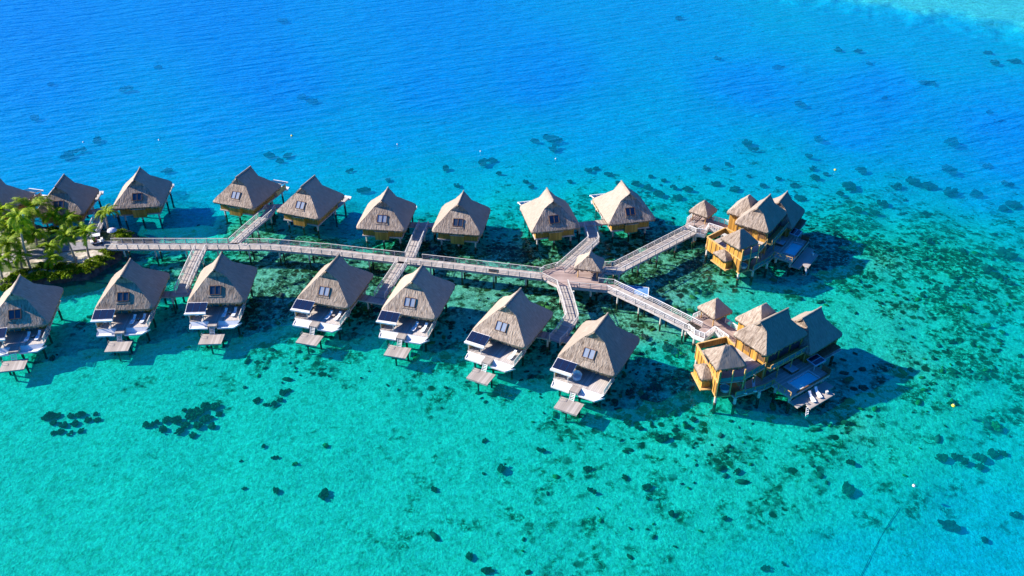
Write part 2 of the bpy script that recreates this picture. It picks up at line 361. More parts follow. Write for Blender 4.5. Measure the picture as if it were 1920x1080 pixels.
def seabed_z(x, y):
    D, Rr = zones(x, y)
    sh = shelf_mask(x, y); D = D*(1-sh)-.12*sh
    return -1.3-D*4.5-(N1.fbm(x/9, y/9)-.5)*.8+Rr*.5*(N2.fbm(x/1.7, y/1.7)-.35)
XS = axis_pts(-3000, 3000, -190, 190, 1.1, 14); YS = axis_pts(-400, 4500, 55, 330, 1.1, 14)
seabed = grid_mesh('seabed', XS, YS, seabed_z, {'reef': lambda x, y: zones(x, y)[1], 'deep': lambda x, y: zones(x, y)[0]})
tag(seabed, 'pale sand and coral rubble on the bed of the lagoon', None, None, 'structure')
m, nt, out = new_mat('seabed_sand_and_reef')
geo = nd(nt, 'ShaderNodeNewGeometry'); pos = geo.outputs['Position']
reef = nd(nt, 'ShaderNodeAttribute', attribute_name='reef').outputs['Fac']
n_mid = noise(nt, pos, .55, 5, .62, .3); n_big = noise(nt, pos, .12, 4, .6); n_fine = noise(nt, pos, 1.9, 4, .7); n_rub = noise(nt, pos, 1.15, 5, .72, .4)
sand = mixc(nt, .5, ramp(nt, n_mid, [(.36, (.46, .58, .46)), (.5, (.84, .88, .76)), (.62, (.94, .95, .84))]), ramp(nt, n_rub, [(.40, (.34, .48, .36)), (.49, (.86, .88, .76)), (.56, (1.0, 1.0, .92))]))
rub = ramp(nt, n_rub, [(.38, (.03, .06, .04)), (.47, (.13, .17, .09)), (.53, (.42, .46, .30)), (.58, (.95, .95, .80))])
dark = ramp(nt, n_rub, [(.38, (.012, .02, .015)), (.48, (.07, .07, .03)), (.55, (.25, .23, .11)), (.61, (.70, .66, .42))])
n_p = noise(nt, pos, .34, 4, .6, .3)
f1 = math_(nt, 'ADD', math_(nt, 'MULTIPLY_ADD', n_p, 2.3, -1.15), math_(nt, 'MULTIPLY_ADD', n_big, 1.2, -.6))
cov = math_(nt, 'SUBTRACT', math_(nt, 'ADD', reef, f1), .45)
c = mixc(nt, math_(nt, 'MULTIPLY', cov, 3.2, clamp=True), sand, rub)
cov2 = math_(nt, 'SUBTRACT', math_(nt, 'ADD', reef, f1), .92)
c = mixc(nt, math_(nt, 'MULTIPLY', cov2, 4.0, clamp=True), c, dark)
b = nd(nt, 'ShaderNodeBsdfDiffuse'); nt.links.new(c, b.inputs[0])
# patches of single corals: irregular cells, each with its own colour
vd = nd(nt, 'ShaderNodeVectorMath', operation='ADD'); vs = nd(nt, 'ShaderNodeTexNoise'); vs.inputs['Scale'].default_value = 1.4; vs.inputs['Detail'].default_value = 3; nt.links.new(pos, vs.inputs['Vector'])
nt.links.new(pos, vd.inputs[0]); nt.links.new(vs.outputs['Color'], vd.inputs[1])
vc = nd(nt, 'ShaderNodeTexVoronoi', feature='F1'); vc.inputs['Scale'].default_value = .62; nt.links.new(vd.outputs[0], vc.inputs['Vector'])
sx_ = nd(nt, 'ShaderNodeSeparateColor'); nt.links.new(vc.outputs['Color'], sx_.inputs[0])
cc = ramp(nt, sx_.outputs[0], [(0, (.03, .05, .03)), (.3, (.10, .12, .03)), (.5, (.22, .18, .07)), (.65, (.16, .07, .05)), (.8, (.30, .34, .12)), (1, (.04, .06, .04))])
cc = mixc(nt, math_(nt, 'MULTIPLY', n_rub, 1.0), cc, (.02, .03, .02))
vm = math_(nt, 'MULTIPLY', math_(nt, 'MULTIPLY', math_(nt, 'SUBTRACT', math_(nt, 'MULTIPLY_ADD', sx_.outputs[1], .58, math_(nt, 'MULTIPLY_ADD', n_rub, .5, -.25)), vc.outputs['Distance']), 7.0, clamp=True), math_(nt, 'MULTIPLY', math_(nt, 'SUBTRACT', math_(nt, 'ADD', reef, n_big), .88), 6.0, clamp=True))
c = mixc(nt, vm, c, cc); nt.links.new(c, b.inputs[0])
bp = nd(nt, 'ShaderNodeBump'); bp.inputs['Strength'].default_value = .8; bp.inputs['Distance'].default_value = .4
nt.links.new(n_fine, bp.inputs['Height']); nt.links.new(bp.outputs[0], b.inputs['Normal'])
nt.links.new(b.outputs[0], out.inputs[0]); M['seabed'] = m; seabed.data.materials.append(m)

WXS = axis_pts(-3000, 3000, -200, 200, 2.5, 14); WYS = axis_pts(-400, 4500, 50, 340, 2.5, 14)
water = grid_mesh('water', WXS, WYS, lambda x, y: x*0.0, {'deep': lambda x, y: zones(x, y)[0], 'shelf': shelf_mask})
tag(water, 'clear lagoon water, turquoise over the shallows and blue in the deep', None, None, 'structure')
m, nt, out = new_mat('lagoon_water')
geo = nd(nt, 'ShaderNodeNewGeometry'); pos = geo.outputs['Position']
deep = nd(nt, 'ShaderNodeAttribute', attribute_name='deep').outputs['Fac']
shelf = nd(nt, 'ShaderNodeAttribute', attribute_name='shelf').outputs['Fac']
# ripples: wind waves running towards the lower left
rip = mapping(nt, mapping(nt, pos, (1, 1, 1), R(-15)), (.32, 1.0, 1))
w1 = noise(nt, rip, .75, 3, .6, .2); w2 = noise(nt, mapping(nt, mapping(nt, pos, (1, 1, 1), R(20)), (.5, 1, 1)), 1.9, 2, .5, .1)
w0 = noise(nt, mapping(nt, mapping(nt, pos, (1, 1, 1), R(-20)), (.26, 1, 1)), .34, 2, .5, .3)
hgt = math_(nt, 'ADD', math_(nt, 'MULTIPLY_ADD', w0, 1.35, math_(nt, 'MULTIPLY', w1, .7)), math_(nt, 'MULTIPLY', w2, .22))
bump = nd(nt, 'ShaderNodeBump'); bump.inputs['Strength'].default_value = 1.0; bump.inputs['Distance'].default_value = .95
nt.links.new(hgt, bump.inputs['Height'])
nt.links.new(ramp(nt, deep, [(.05, (.16,)*3), (.3, (.22,)*3), (.6, (.62,)*3), (.9, (.95,)*3)]), bump.inputs['Distance'])
# light let through: red is absorbed, bright caustic lines are painted into the tint
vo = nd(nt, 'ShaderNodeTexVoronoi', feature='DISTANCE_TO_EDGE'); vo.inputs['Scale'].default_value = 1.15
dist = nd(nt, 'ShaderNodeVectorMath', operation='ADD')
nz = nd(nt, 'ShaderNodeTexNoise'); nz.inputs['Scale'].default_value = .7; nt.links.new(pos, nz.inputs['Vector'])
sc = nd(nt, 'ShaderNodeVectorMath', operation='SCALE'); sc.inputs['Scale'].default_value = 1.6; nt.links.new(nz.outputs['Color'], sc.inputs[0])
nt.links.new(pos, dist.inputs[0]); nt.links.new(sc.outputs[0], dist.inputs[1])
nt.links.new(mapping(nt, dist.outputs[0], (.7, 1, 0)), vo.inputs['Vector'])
caustic_paint = ramp(nt, vo.outputs['Distance'], [(.0, (1, 1, 1)), (.035, (.96, .96, .96)), (.12, (.84, .84, .84))])
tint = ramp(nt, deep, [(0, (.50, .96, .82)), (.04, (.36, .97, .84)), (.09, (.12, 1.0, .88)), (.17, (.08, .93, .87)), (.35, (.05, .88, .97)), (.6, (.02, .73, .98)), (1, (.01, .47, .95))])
tint = mixc(nt, 1.0, tint, caustic_paint, 'MULTIPLY')
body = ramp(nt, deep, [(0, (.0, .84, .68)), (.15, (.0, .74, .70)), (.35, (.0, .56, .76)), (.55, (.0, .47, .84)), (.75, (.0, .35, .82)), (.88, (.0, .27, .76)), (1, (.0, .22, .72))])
slope = math_(nt, 'MULTIPLY_ADD', w1, .6, .7)  # brightness factor that paints light wave crests into the body colour
body_crests = nd(nt, 'ShaderNodeVectorMath', operation='SCALE'); nt.links.new(body, body_crests.inputs[0]); nt.links.new(slope, body_crests.inputs['Scale'])
shn = noise(nt, pos, .55, 4, .65)
shc = ramp(nt, shn, [(.35, (.12, .62, .72)), (.5, (.20, .66, .78)), (.68, (.40, .76, .82))])
bodyc = body_crests.outputs[0]
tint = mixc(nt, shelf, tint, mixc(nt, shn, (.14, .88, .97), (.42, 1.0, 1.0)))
turb = ramp(nt, deep, [(0, (.0,)*3), (.05, (.01,)*3), (.10, (.03,)*3), (.2, (.08,)*3), (.45, (.13,)*3), (.7, (.26,)*3), (1, (.47,)*3)])
turb = math_(nt, 'MULTIPLY', turb, math_(nt, 'MULTIPLY_ADD', shelf, -.9, 1.0))
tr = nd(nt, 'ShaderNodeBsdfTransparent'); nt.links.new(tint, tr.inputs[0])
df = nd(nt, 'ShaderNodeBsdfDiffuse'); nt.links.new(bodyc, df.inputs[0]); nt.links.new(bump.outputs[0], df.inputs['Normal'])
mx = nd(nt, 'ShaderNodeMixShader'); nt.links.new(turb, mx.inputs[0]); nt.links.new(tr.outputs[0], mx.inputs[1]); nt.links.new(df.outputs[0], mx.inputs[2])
gl = nd(nt, 'ShaderNodeBsdfGlossy'); gl.inputs['Roughness'].default_value = .22; gl.inputs[0].default_value = (.75, .9, 1, 1)
nt.links.new(bump.outputs[0], gl.inputs['Normal'])
fr = nd(nt, 'ShaderNodeFresnel'); fr.inputs[0].default_value = 1.30; nt.links.new(bump.outputs[0], fr.inputs['Normal'])
mx2 = nd(nt, 'ShaderNodeMixShader'); nt.links.new(math_(nt, 'MULTIPLY', fr.outputs[0], .55), mx2.inputs[0])
nt.links.new(mx.outputs[0], mx2.inputs[1]); nt.links.new(gl.outputs[0], mx2.inputs[2]); nt.links.new(mx2.outputs[0], out.inputs[0])
M['water'] = m; water.data.materials.append(m)

# ------------------------------------------------------------------ thatched roofs
def thatched_roof(mb, w, d, r, h, z0, cx=0.0, cy=0.0, yaw=0.0, sg=.66, yg=None, sag=.01, thick=.42, seed=1, gable=True, wav=.022):
    """hipped thatch with a small gablet at either end; mi 0 sides, 1 ends (tufted), 2 underside"""
    rr = random.Random(seed); yg = (r*.88 if yg is None else yg)
    if not gable: sg = 1.0; yg = r
    ca, sa = math.cos(yaw), math.sin(yaw)
    ns, nu = 12, 16
    def zz(s): return h*(s-sag*math.sin(math.pi*s))
    def ye(s): return d-(d-yg)*(s/sg) if s <= sg else yg+(r-yg)*((s-sg)/(1-sg))
    def W(x, y, z, j=1.0):
        # round the eave corners and roughen the straw
        ex, ey = abs(x)/w, abs(y)/d
        k = max(0.0, min(ex, 1)*min(ey, 1)-.72)/.28; f = 1-.045*k*k
        x *= f; y *= f
        n = wav*j*(math.sin(x*2.9+y*1.7+seed)+math.sin(y*3.7-x*2.3+seed*2.1))*.5
        z += n+.035*j*math.sin(x*11.3+y*7.1)*math.sin(y*12.7-x*5.3+seed)
        return (cx+x*ca-y*sa, cy+x*sa+y*ca, z0+z)
    for sx in (-1, 1):
        for i in range(ns):
            s0, s1 = i/ns, (i+1)/ns
            for k in range(nu):
                t0, t1 = -1+2*k/nu, -1+2*(k+1)/nu
                q = []
                for (s, t) in ((s0, t0), (s0, t1), (s1, t1), (s1, t0)):
                    q.append((sx*w*(1-s)+(0 if s < 1 else 0), ye(s)*t, zz(s), s))
                P = [W(a, b_, c_) for a, b_, c_, _ in q]; U = [(b_, (1-s_)*w*1.4) for a, b_, c_, s_ in q]
                if sx < 0: P = P[::-1]; U = U[::-1]
                mb.face(P, U, 0)
    nf = max(2, int(round(ns*sg)))
    for sy in (-1, 1):
        for i in range(nf):
            s0, s1 = sg*i/nf, sg*(i+1)/nf
            for k in range(nu):
                t0, t1 = -1+2*k/nu, -1+2*(k+1)/nu
                q = [(w*(1-s)*t, sy*ye(s), zz(s), s) for (s, t) in ((s0, t0), (s0, t1), (s1, t1), (s1, t0))]
                P = [W(a, b_, c_) for a, b_, c_, _ in q]; U = [(a, (1-s_)*w*1.4) for a, b_, c_, s_ in q]
                if sy > 0: P = P[::-1]; U = U[::-1]
                mb.face(P, U, 1)
        if gable:   # recessed dark gablet and thick rake edge
            yy = sy*(yg-.05); wz = w*(1-sg); ym = sy*(yg-.05+(r-yg)*.25); zm = zz(sg)+(h-zz(sg))*.58
            Pq = [W(-wz, yy, zz(sg)-.05, 0), W(wz, yy, zz(sg)-.05, 0), W(wz*.46, ym, zm, 0), W(-wz*.46, ym, zm, 0)]
            mb.face(Pq if sy < 0 else Pq[::-1], None, 1)
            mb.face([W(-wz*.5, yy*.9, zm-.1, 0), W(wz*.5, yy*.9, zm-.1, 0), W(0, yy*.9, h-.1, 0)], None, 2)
            for sx in (-1, 1):
                for i in range(4):
                    s0, s1 = sg+(1-sg)*i/4, sg+(1-sg)*(i+1)/4
                    a = [(sx*w*(1-s0), sy*ye(s0), zz(s0)), (sx*w*(1-s1), sy*ye(s1), zz(s1))]
                    mb.face([W(*a[0]), W(*a[1]), W(a[1][0]*.96, a[1][1], a[1][2]-.30), W(a[0][0]*.94, a[0][1], a[0][2]-.30)], None, 1)
    # ragged eave skirt
    per = []
    for (ax, ay, bx, by) in ((-w, -d, w, -d), (w, -d, w, d), (w, d, -w, d), (-w, d, -w, -d)):
        L = math.hypot(bx-ax, by-ay); n = max(6, int(L/.17))
        for k in range(n): per.append((ax+(bx-ax)*k/n, ay+(by-ay)*k/n, 1 if ay == by else 0))
    n = len(per); low = [thick*(.60+.95*rr.random()**1.5) for _ in per]
    for k in range(n):
        a, b_ = per[k], per[(k+1) % n]; la, lb = low[k], low[(k+1) % n]
        A = W(a[0], a[1], 0); B = W(b_[0], b_[1], 0)
        A2 = W(a[0]*.985, a[1]*.985, -la); B2 = W(b_[0]*.985, b_[1]*.985, -lb)
        A3 = W(a[0]*.90, a[1]*.90, -.12); B3 = W(b_[0]*.90, b_[1]*.90, -.12)
        mb.face([A2, B2, B, A], [(a[0]+a[1], 9), (b_[0]+b_[1], 9), (b_[0]+b_[1], 9.4), (a[0]+a[1], 9.4)], 1)
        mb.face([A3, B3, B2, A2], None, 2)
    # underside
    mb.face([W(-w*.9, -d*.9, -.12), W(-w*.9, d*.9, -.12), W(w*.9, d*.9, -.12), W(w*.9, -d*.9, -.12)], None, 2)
def ridge_cap(mb, r, h, z0, cx=0, cy=0, yaw=0, rad=.16):
    ca, sa = math.cos(yaw), math.sin(yaw)
    P = []
    for k in range(9):
        y = -r-.06+(2*r+.12)*k/8; e = .03*(abs(y)/r)**3
        P.append((cx-y*sa, cy+y*ca, z0+h-.03+e))
    mb.tube(P, [rad*.9]+[rad]*7+[rad*.9], 7)

def railing(mb_rail, mb_post, pts, h=1.0, spacing=2.0, rails=(1.0, .62, .3), w=.10):
    for i in range(len(pts)-1):
        a, b_ = Vector(pts[i]), Vector(pts[i+1]); L = (b_-a).length
        for k, f in enumerate(rails):
            mb_rail.bar(a+Vector((0, 0, h*f)), b_+Vector((0, 0, h*f)), w if k == 0 else w*.45, w*.7 if k == 0 else w*.45)
        n = max(1, int(round(L/spacing)))
        for k in range(n+1):
            if k == n and i < len(pts)-2: continue
            p = a+(b_-a)*k/n; mb_post.box(p.x-.05, p.x+.05, p.y-.05, p.y+.05, p.z, p.z+h)

def pieces(name, mat, parent, boxes, frame=None):
    first = None
    for bx in boxes:
        mb = MB(frame); mb.box(*bx); o = mb.build(name, mat, parent); first = first or o
    return first
PC = {}
def rail_set(parent, pts, h=1.0, spacing=2.0, rails=(1.0, .62, .3), w=.10, name='handrail', mat='rail', pw=.05):
    mb = MB(); junk = MB(); railing(mb, junk, pts, h, spacing, rails, w); rl = mb.build(name, mat, parent)
    for i in range(len(pts)-1):
        a, b_ = Vector(pts[i]), Vector(pts[i+1]); n = max(1, int(round((b_-a).length/spacing)))
        for k in range(n+1):
            if k == n and i < len(pts)-2: continue
            p = a+(b_-a)*k/n; key = (mat, h, pw)
            if key not in PC:
                q = MB(); q.box(-pw, pw, -pw, pw, 0, h); o = q.build('railing_post', mat, rl); PC[key] = o; o.location = p
            else: copy_part(PC[key], rl, p)
    return rl

def pile(parent, x, y, ztop, zbot=-5.2, rad=.19, wet=.35):
    m1 = MB(); m1.tube([(0, 0, wet), (0, 0, ztop)], rad, 10)
    o = m1.build('pile', 'pile', parent); o.location = (x, y, 0)
    m2 = MB(); m2.tube([(0, 0, zbot), (0, 0, wet)], rad*1.03, 10)
    m2.build('pile_foot', 'pilefoot', o)
    return o
def copy_pile(o, parent, x, y):
    c = copy_tree(o, parent); c.location = (x, y, 0); return c

# ------------------------------------------------------------------ the overwater bungalow
RW, RD, RR, RH, EZ = 5.07, 5.6, 2.73, 5.05, 4.0
def slope_frame(sy, zc=5.62):
    """frame lying on the end slope, x across, y up the slope"""
    s = (zc-EZ)/RH; yy = RD-(RD-RR*.88)*(s/.66)
    up = Vector((0, sy*-1*(RD-RR*.88), RH*.66)).normalized(); ax = Vector((-sy, 0, 0)); nrm = ax.cross(up)
    fr = Matrix(((ax.x, up.x, nrm.x, 0), (ax.y, up.y, nrm.y, sy*yy), (ax.z, up.z, nrm.z, zc), (0, 0, 0, 1)))
    return fr
def build_bungalow(label, canopy=True, pale=True):
    t = thing('overwater_bungalow', label, 'bungalow', group='thatched bungalows on stilts along the boardwalk')
    mb = MB(); thatched_roof(mb, RW, RD, RR, RH, EZ); roof = mb.build('roof', ['thatch', 'tuft', 'thatch_dark'], t, smooth=True, merge=True)
    mb = MB(); ridge_cap(mb, RR, RH, EZ); mb.build('ridge_cap', 'thatch', roof, smooth=True)
    for sy in (-1, 1):
        fr = slope_frame(sy); cxo = -.12*(-sy)
        w_ = MB(fr)
        for (a, b_, c_, d_) in ((-.98, -.90, -.80, .80), (.90, .98, -.80, .80), (-.9, .9, .72, .80), (-.9, .9, -.80, -.72), (-.035, .035, -.72, .72)):
            w_.box(a+cxo, b_+cxo, c_, d_, -.35, .14)
        win = w_.build('skylight_window', 'timber', t)
        for k, (a, b_) in enumerate(((-.9, -.05), (.05, .9))):
            p = MB(fr); p.box(a+cxo, b_+cxo, -.72, .72, -.30, .05); p.build('window_pane', 'blind' if pale else 'pane', win)
        sl = MB(fr); sl.box(-1.25+cxo, 1.2+cxo, -1.15, -.85, -.35, .06); sl.build('window_sill_thatch', 'tuft', win)
    # body: walls on the floor slab
    mb = MB(); mb.box(-3.9, 3.9, -3.7, 4.5, 1.95, 4.25); body = mb.build('wall', 'bamboo', t)
    for (a, b_) in ((-2.4, -.2), (.3, 2.6)):
        mb = MB(); mb.box(a, b_, -3.74, -3.70, 2.05, 3.9); f = mb.build('sliding_door', 'tealglass', t)
        mb = MB()
        for x in (a, (a+b_)/2, b_): mb.box(x-.05, x+.05, -3.79, -3.745, 2.0, 3.95)
        mb.box(a-.05, b_+.05, -3.785, -3.744, 3.92, 4.0)
        mb.build('door_frame', 'gold', f)
    mb = MB(); mb.box(-1.35, 1.25, 4.5, 5.35, 1.55, 3.4); mb.build('bathroom_bay', 'ochre', t)
    mb = MB(); mb.box(-1.45, 1.35, 4.5, 5.45, 3.4, 3.48); mb.build('bay_roof', 'beam', t)
    mb = MB(); mb.box(-4.05, 4.05, -3.75, 4.65, 1.70, 1.95); mb.build('floor_slab', 'beam', t)
    mb = MB(); mb.box(-4.25, 4.3, -8.05, -3.75, 1.78, 2.0); mb.build('deck', 'deck', t)
    # white sunken ledge round the deck, the right corner cut off
    mb = MB(); zi, zo = 1.62, 1.42
    O = [(-4.25, -8.05), (-3.95, -9.35), (3.35, -9.35), (4.45, -7.75), (4.3, -6.4)]
    mb.prism([(-4.25, -8.07), (-3.95, -9.35), (-.95, -9.35), (-.95, -8.07)], zo-.12, zo)
    mb.prism([(.6, -8.07), (.6, -9.35), (3.35, -9.35), (4.4, -8.07)], zo-.12, zo)
    for p, q in (((-4.2, -8.07), (-3.95, -9.35)), ((-3.95, -9.35), (-.95, -9.35)), ((.6, -9.35), (3.35, -9.35)), ((3.35, -9.35), (4.42, -8.0))):
        mb.bar((p[0], p[1], zo-.02), (q[0], q[1], zo-.02), .14, .26)
    mb.face([(-4.2, -8.07, 1.98), (-.95, -8.07, 1.98), (-.95, -8.6, zo+.005), (-3.7, -8.6, zo+.005)][::-1])
    mb.face([(.6, -8.07, 1.98), (4.3, -8.07, 1.98), (3.7, -8.6, zo+.005), (.6, -8.6, zo+.005)][::-1])
    mb.build('ledge', 'white', t)
    mb = MB(); mb.box(-.93, .58, -9.45, -8.09, 1.5, 1.97); mb.build('gangway', 'walk', t)
    mb = MB()
    for x in (-.55, .2): mb.bar((x, -9.45, 1.75), (x, -10.1, .62), .07, .09)
    for k in range(5):
        z = 1.62-k*.22; y = -9.5-k*.13; mb.box(-.55, .2, y-.07, y+.07, z-.03, z+.02)
    mb.build('ladder', 'white', t)
    # side rail, right
    rr_ = rail_set(t, [(4.22, -7.9, 2.0), (4.22, -4.0, 2.0)], 1.0, 1.3, name='side_railing')
    mb = MB(); mb.box(4.20, 4.23, -7.8, -4.1, 2.1, 2.85); mb.build('glass_screen', 'clear', rr_)
    if canopy:
        # tilted solar canopy over the corner of the deck
        mb = MB(); mb.face([(-4.75, -7.75, 3.66), (-1.35, -7.75, 3.66), (-1.35, -5.55, 4.26), (-4.75, -5.55, 4.26)])
        mb.face([(-4.75, -7.75, 3.5), (-4.75, -5.55, 4.1), (-1.35, -5.55, 4.1), (-1.35, -7.75, 3.5)])
        for p, q in (((-4.75, -7.75, 3.5), (-1.35, -7.75, 3.5)), ((-1.35, -7.75, 3.5), (-1.35, -5.55, 4.1)), ((-1.35, -5.55, 4.1), (-4.75, -5.55, 4.1)), ((-4.75, -5.55, 4.1), (-4.75, -7.75, 3.5))):
            mb.face([p, q, (q[0], q[1], q[2]+.16), (p[0], p[1], p[2]+.16)])
        mb.box(-4.85, -1.25, -8.05, -7.75, 3.34, 3.60)
        cn = mb.build('canopy', 'white', t)
        for k in range(3):
            x0 = -4.66+k*1.11; mb = MB()
            def q(x, f, e): y = -7.62+f*1.95; return (x, y, 3.66+(y+7.75)*.6/2.2+e)
            A = [q(x0, 0, .05), q(x0+1.02, 0, .05), q(x0+1.02, 1, .05), q(x0, 1, .05)]; B = [q(x0, 0, .01), q(x0+1.02, 0, .01), q(x0+1.02, 1, .01), q(x0, 1, .01)]
            mb.face(A)
            for i in range(4): mb.face([B[i], B[(i+1) % 4], A[(i+1) % 4], A[i]])
            mb.build('solar_panel', 'solar', cn)
        for x in (-4.15, -1.85):
            mb = MB(); mb.bar((x, -7.8, 2.0), (x, -7.85, 3.35), .12); mb.build('canopy_post', 'rail', cn)
        mb = MB(); mb.box(-4.2, -4.14, -7.6, -4.2, 2.0, 3.1); mb.build('privacy_screen', 'gold', cn)
    p = pile(t, -3.4, -7.2, 1.8)
    for x, y in ((0, -7.2), (3.4, -7.2), (-3.4, -3.2), (3.4, -3.2), (-3.4, 4.0), (3.4, 4.0), (0, 4.0)): copy_pile(p, t, x, y)
    return t

def lounger(name, label, curved=True):
    t = thing(name, label, 'sun lounger', group='white sun loungers on the decks')
    prof = [(-.95, .30), (-.55, .24), (-.1, .34), (.3, .30), (.65, .48), (1.0, .80)] if curved else [(-.95, .34), (.25, .34), (.95, .78)]
    mb = MB()
    n = len(prof)
    for i in range(n-1):
        (y0, z0), (y1, z1) = prof[i], prof[i+1]
        x0 = .26+.06*math.sin(i*1.2); x1 = .26+.06*math.sin((i+1)*1.2)
        mb.face([(-x0, y0, z0), (x0, y0, z0), (x1, y1, z1), (-x1, y1, z1)])
        mb.face([(-x0, y0, z0-.12), (-x1, y1, z1-.12), (x1, y1, z1-.12), (x0, y0, z0-.12)])
        mb.face([(x0, y0, z0-.12), (x1, y1, z1-.12), (x1, y1, z1), (x0, y0, z0)]); mb.face([(-x0, y0, z0), (-x1, y1, z1), (-x1, y1, z1-.12), (-x0, y0, z0-.12)])
    mb.face([(-.26, -.95, .18), (.26, -.95, .18), (.26, -.95, .30), (-.26, -.95, .30)]); mb.build('seat', 'cushion', t)
    for y in (-.7, .5):
        mb = MB(); mb.box(-.24, .24, y-.05, y+.05, 0, .2); mb.build('leg', 'metal', t)
    return t
def small_table(label):
    t = thing('side_table', label, 'table', group='small side tables between loungers')
    mb = MB(); mb.box(-.22, .22, -.22, .22, .38, .43); mb.build('table_top', 'deck', t)
    for x in (-.17, .17):
        mb = MB(); mb.box(x-.03, x+.03, -.17, .17, 0, .38); mb.build('leg', 'timber', t)
    return t
def deck_chair(label):
    t = thing('deck_chair', label, 'chair', group='white deck chairs beneath the solar canopies')
    mb = MB(); mb.box(-.3, .3, -.3, .3, .38, .48); mb.build('seat', 'cushion', t)
    mb = MB(); mb.bar((-.0, .28, .45), (0, .42, 1.0), .56, .07, up=(0, 1, 0)); mb.build('backrest', 'cushion', t)
    for x in (-.26, .26):
        for y in (-.26, .26):
            mb = MB(); mb.box(x-.03, x+.03, y-.03, y+.03, 0, .38); mb.build('leg', 'rail', t)
    for x in (-.3, .3):
        mb = MB(); mb.box(x-.03, x+.03, -.28, .3, .62, .67); mb.build('armrest', 'rail', t)
    return t
def swim_platform(label):
    t = thing('swim_platform', label, 'swim platform', group='low timber swim platforms below the bungalow ladders')
    mb = MB(); mb.box(-1.9, 1.9, -1.4, 1.4, .52, .66); mb.build('deck', 'walk', t)
    pieces('joist', 'beam', t, [(-1.85, 1.85, y-.07, y+.07, .36, .52) for y in (-1.3, 0, 1.3)])
    mb = MB(); mb.tube([(-1.75, .35, .66), (-1.75, .35, 1.25), (-1.75, .95, 1.25), (-1.75, .95, .66)], .035, 6); mb.build('grab_rail', 'metal', t)
    p = pile(t, 0, -.9, .5, rad=.15)
    for x, y in ((-1.4, .9), (1.4, .9)): copy_pile(p, t, x, y)
    return t

HF = {'F1': (-82.65, 118.15, 11.5), 'F2': (-66.24, 123.32, 4.5), 'F3': (-51.04, 125.29, 2.9), 'F4': (-31.03, 124.84, -15.2),
      'F5': (-16.07, 121.54, -14.3), 'F6': (.22, 114.36, -27.1), 'F7': (13.92, 107.34, -27.8)}
HB = {'B1': (-106.4, 155.6, -14.0), 'B2': (-91.92, 155.96, 5.9), 'B3': (-77.4, 159.26, 7.7), 'B4': (-55.62, 159.87, -18.4), 'B5': (-41.41, 155.61, -19.4),
      'B6': (-25.14, 150.19, -6.4), 'B7': (-10.01, 148.68, -8.4), 'B8': (7.53, 149.94, 11.8), 'B9': (22.77, 153.08, 12.2)}
LBL = {'F1': 'bungalow cut off by the left edge in the near row, below the rocky island shore',
 'F2': 'near-row bungalow just right of the rocky island shore, dark window, two loungers on deck',
 'F3': 'near-row bungalow beside the steep narrow catwalk, third from the left',
 'F4': 'near-row bungalow in the middle of the row, its ridge reaching up to the main boardwalk',
 'F5': 'near-row bungalow just below the four-way crossing of the boardwalk',
 'F6': 'near-row bungalow with a single lounger, left of the bent catwalk below the junction',
 'F7': 'lowest and largest-looking bungalow of the near row, alone at its right end',
 'B1': 'far-row bungalow cut off by the left edge, only its right roof slope in view',
 'B2': 'far-row bungalow standing right behind the palm trees',
 'B3': 'far-row bungalow right of the palms, alone with open water on both sides',
 'B4': 'far-row bungalow at the top left of the first far catwalk, pale skylight',
 'B5': 'far-row bungalow at the top right of the first far catwalk, pale skylight',
 'B6': 'far-row bungalow at the left of the second far catwalk, above the boardwalk crossing',
 'B7': 'far-row bungalow at the right of the second far catwalk, fourth from the suites',
 'B8': 'far-row bungalow left of the bent catwalk above the thatched shelter, sunlit left slope',
 'B9': 'last far-row bungalow, the one nearest the far suite, sunlit left slope and black skylight'}
PALE = {'F4', 'F5', 'F6', 'F7', 'B4', 'B5', 'B6'}; NOCANOPY = {'B2', 'B3', 'B5', 'B6', 'B7'}; MIRROR = {'B8', 'B9'}; PROTO = {}
for n, (x, y, a) in list(HF.items())+list(HB.items()):
    key = (n not in NOCANOPY, n in PALE)
    if key in PROTO: o = copy_tree(PROTO[key])
    else: o = PROTO[key] = build_bungalow('x', *key)
    o.location = (x, y, 0); o.rotation_euler = (0, 0, R(a)+(math.pi if n[0] == 'B' else 0)); o['label'] = LBL[n]
    o.scale = (-1 if n in MIRROR else 1, 1, 1)
def hl(n, lx, ly):
    x, y, a = (HF.get(n) or HB.get(n)); a = R(a); return x+lx*math.cos(a)-ly*math.sin(a), y+lx*math.sin(a)+ly*math.cos(a), a

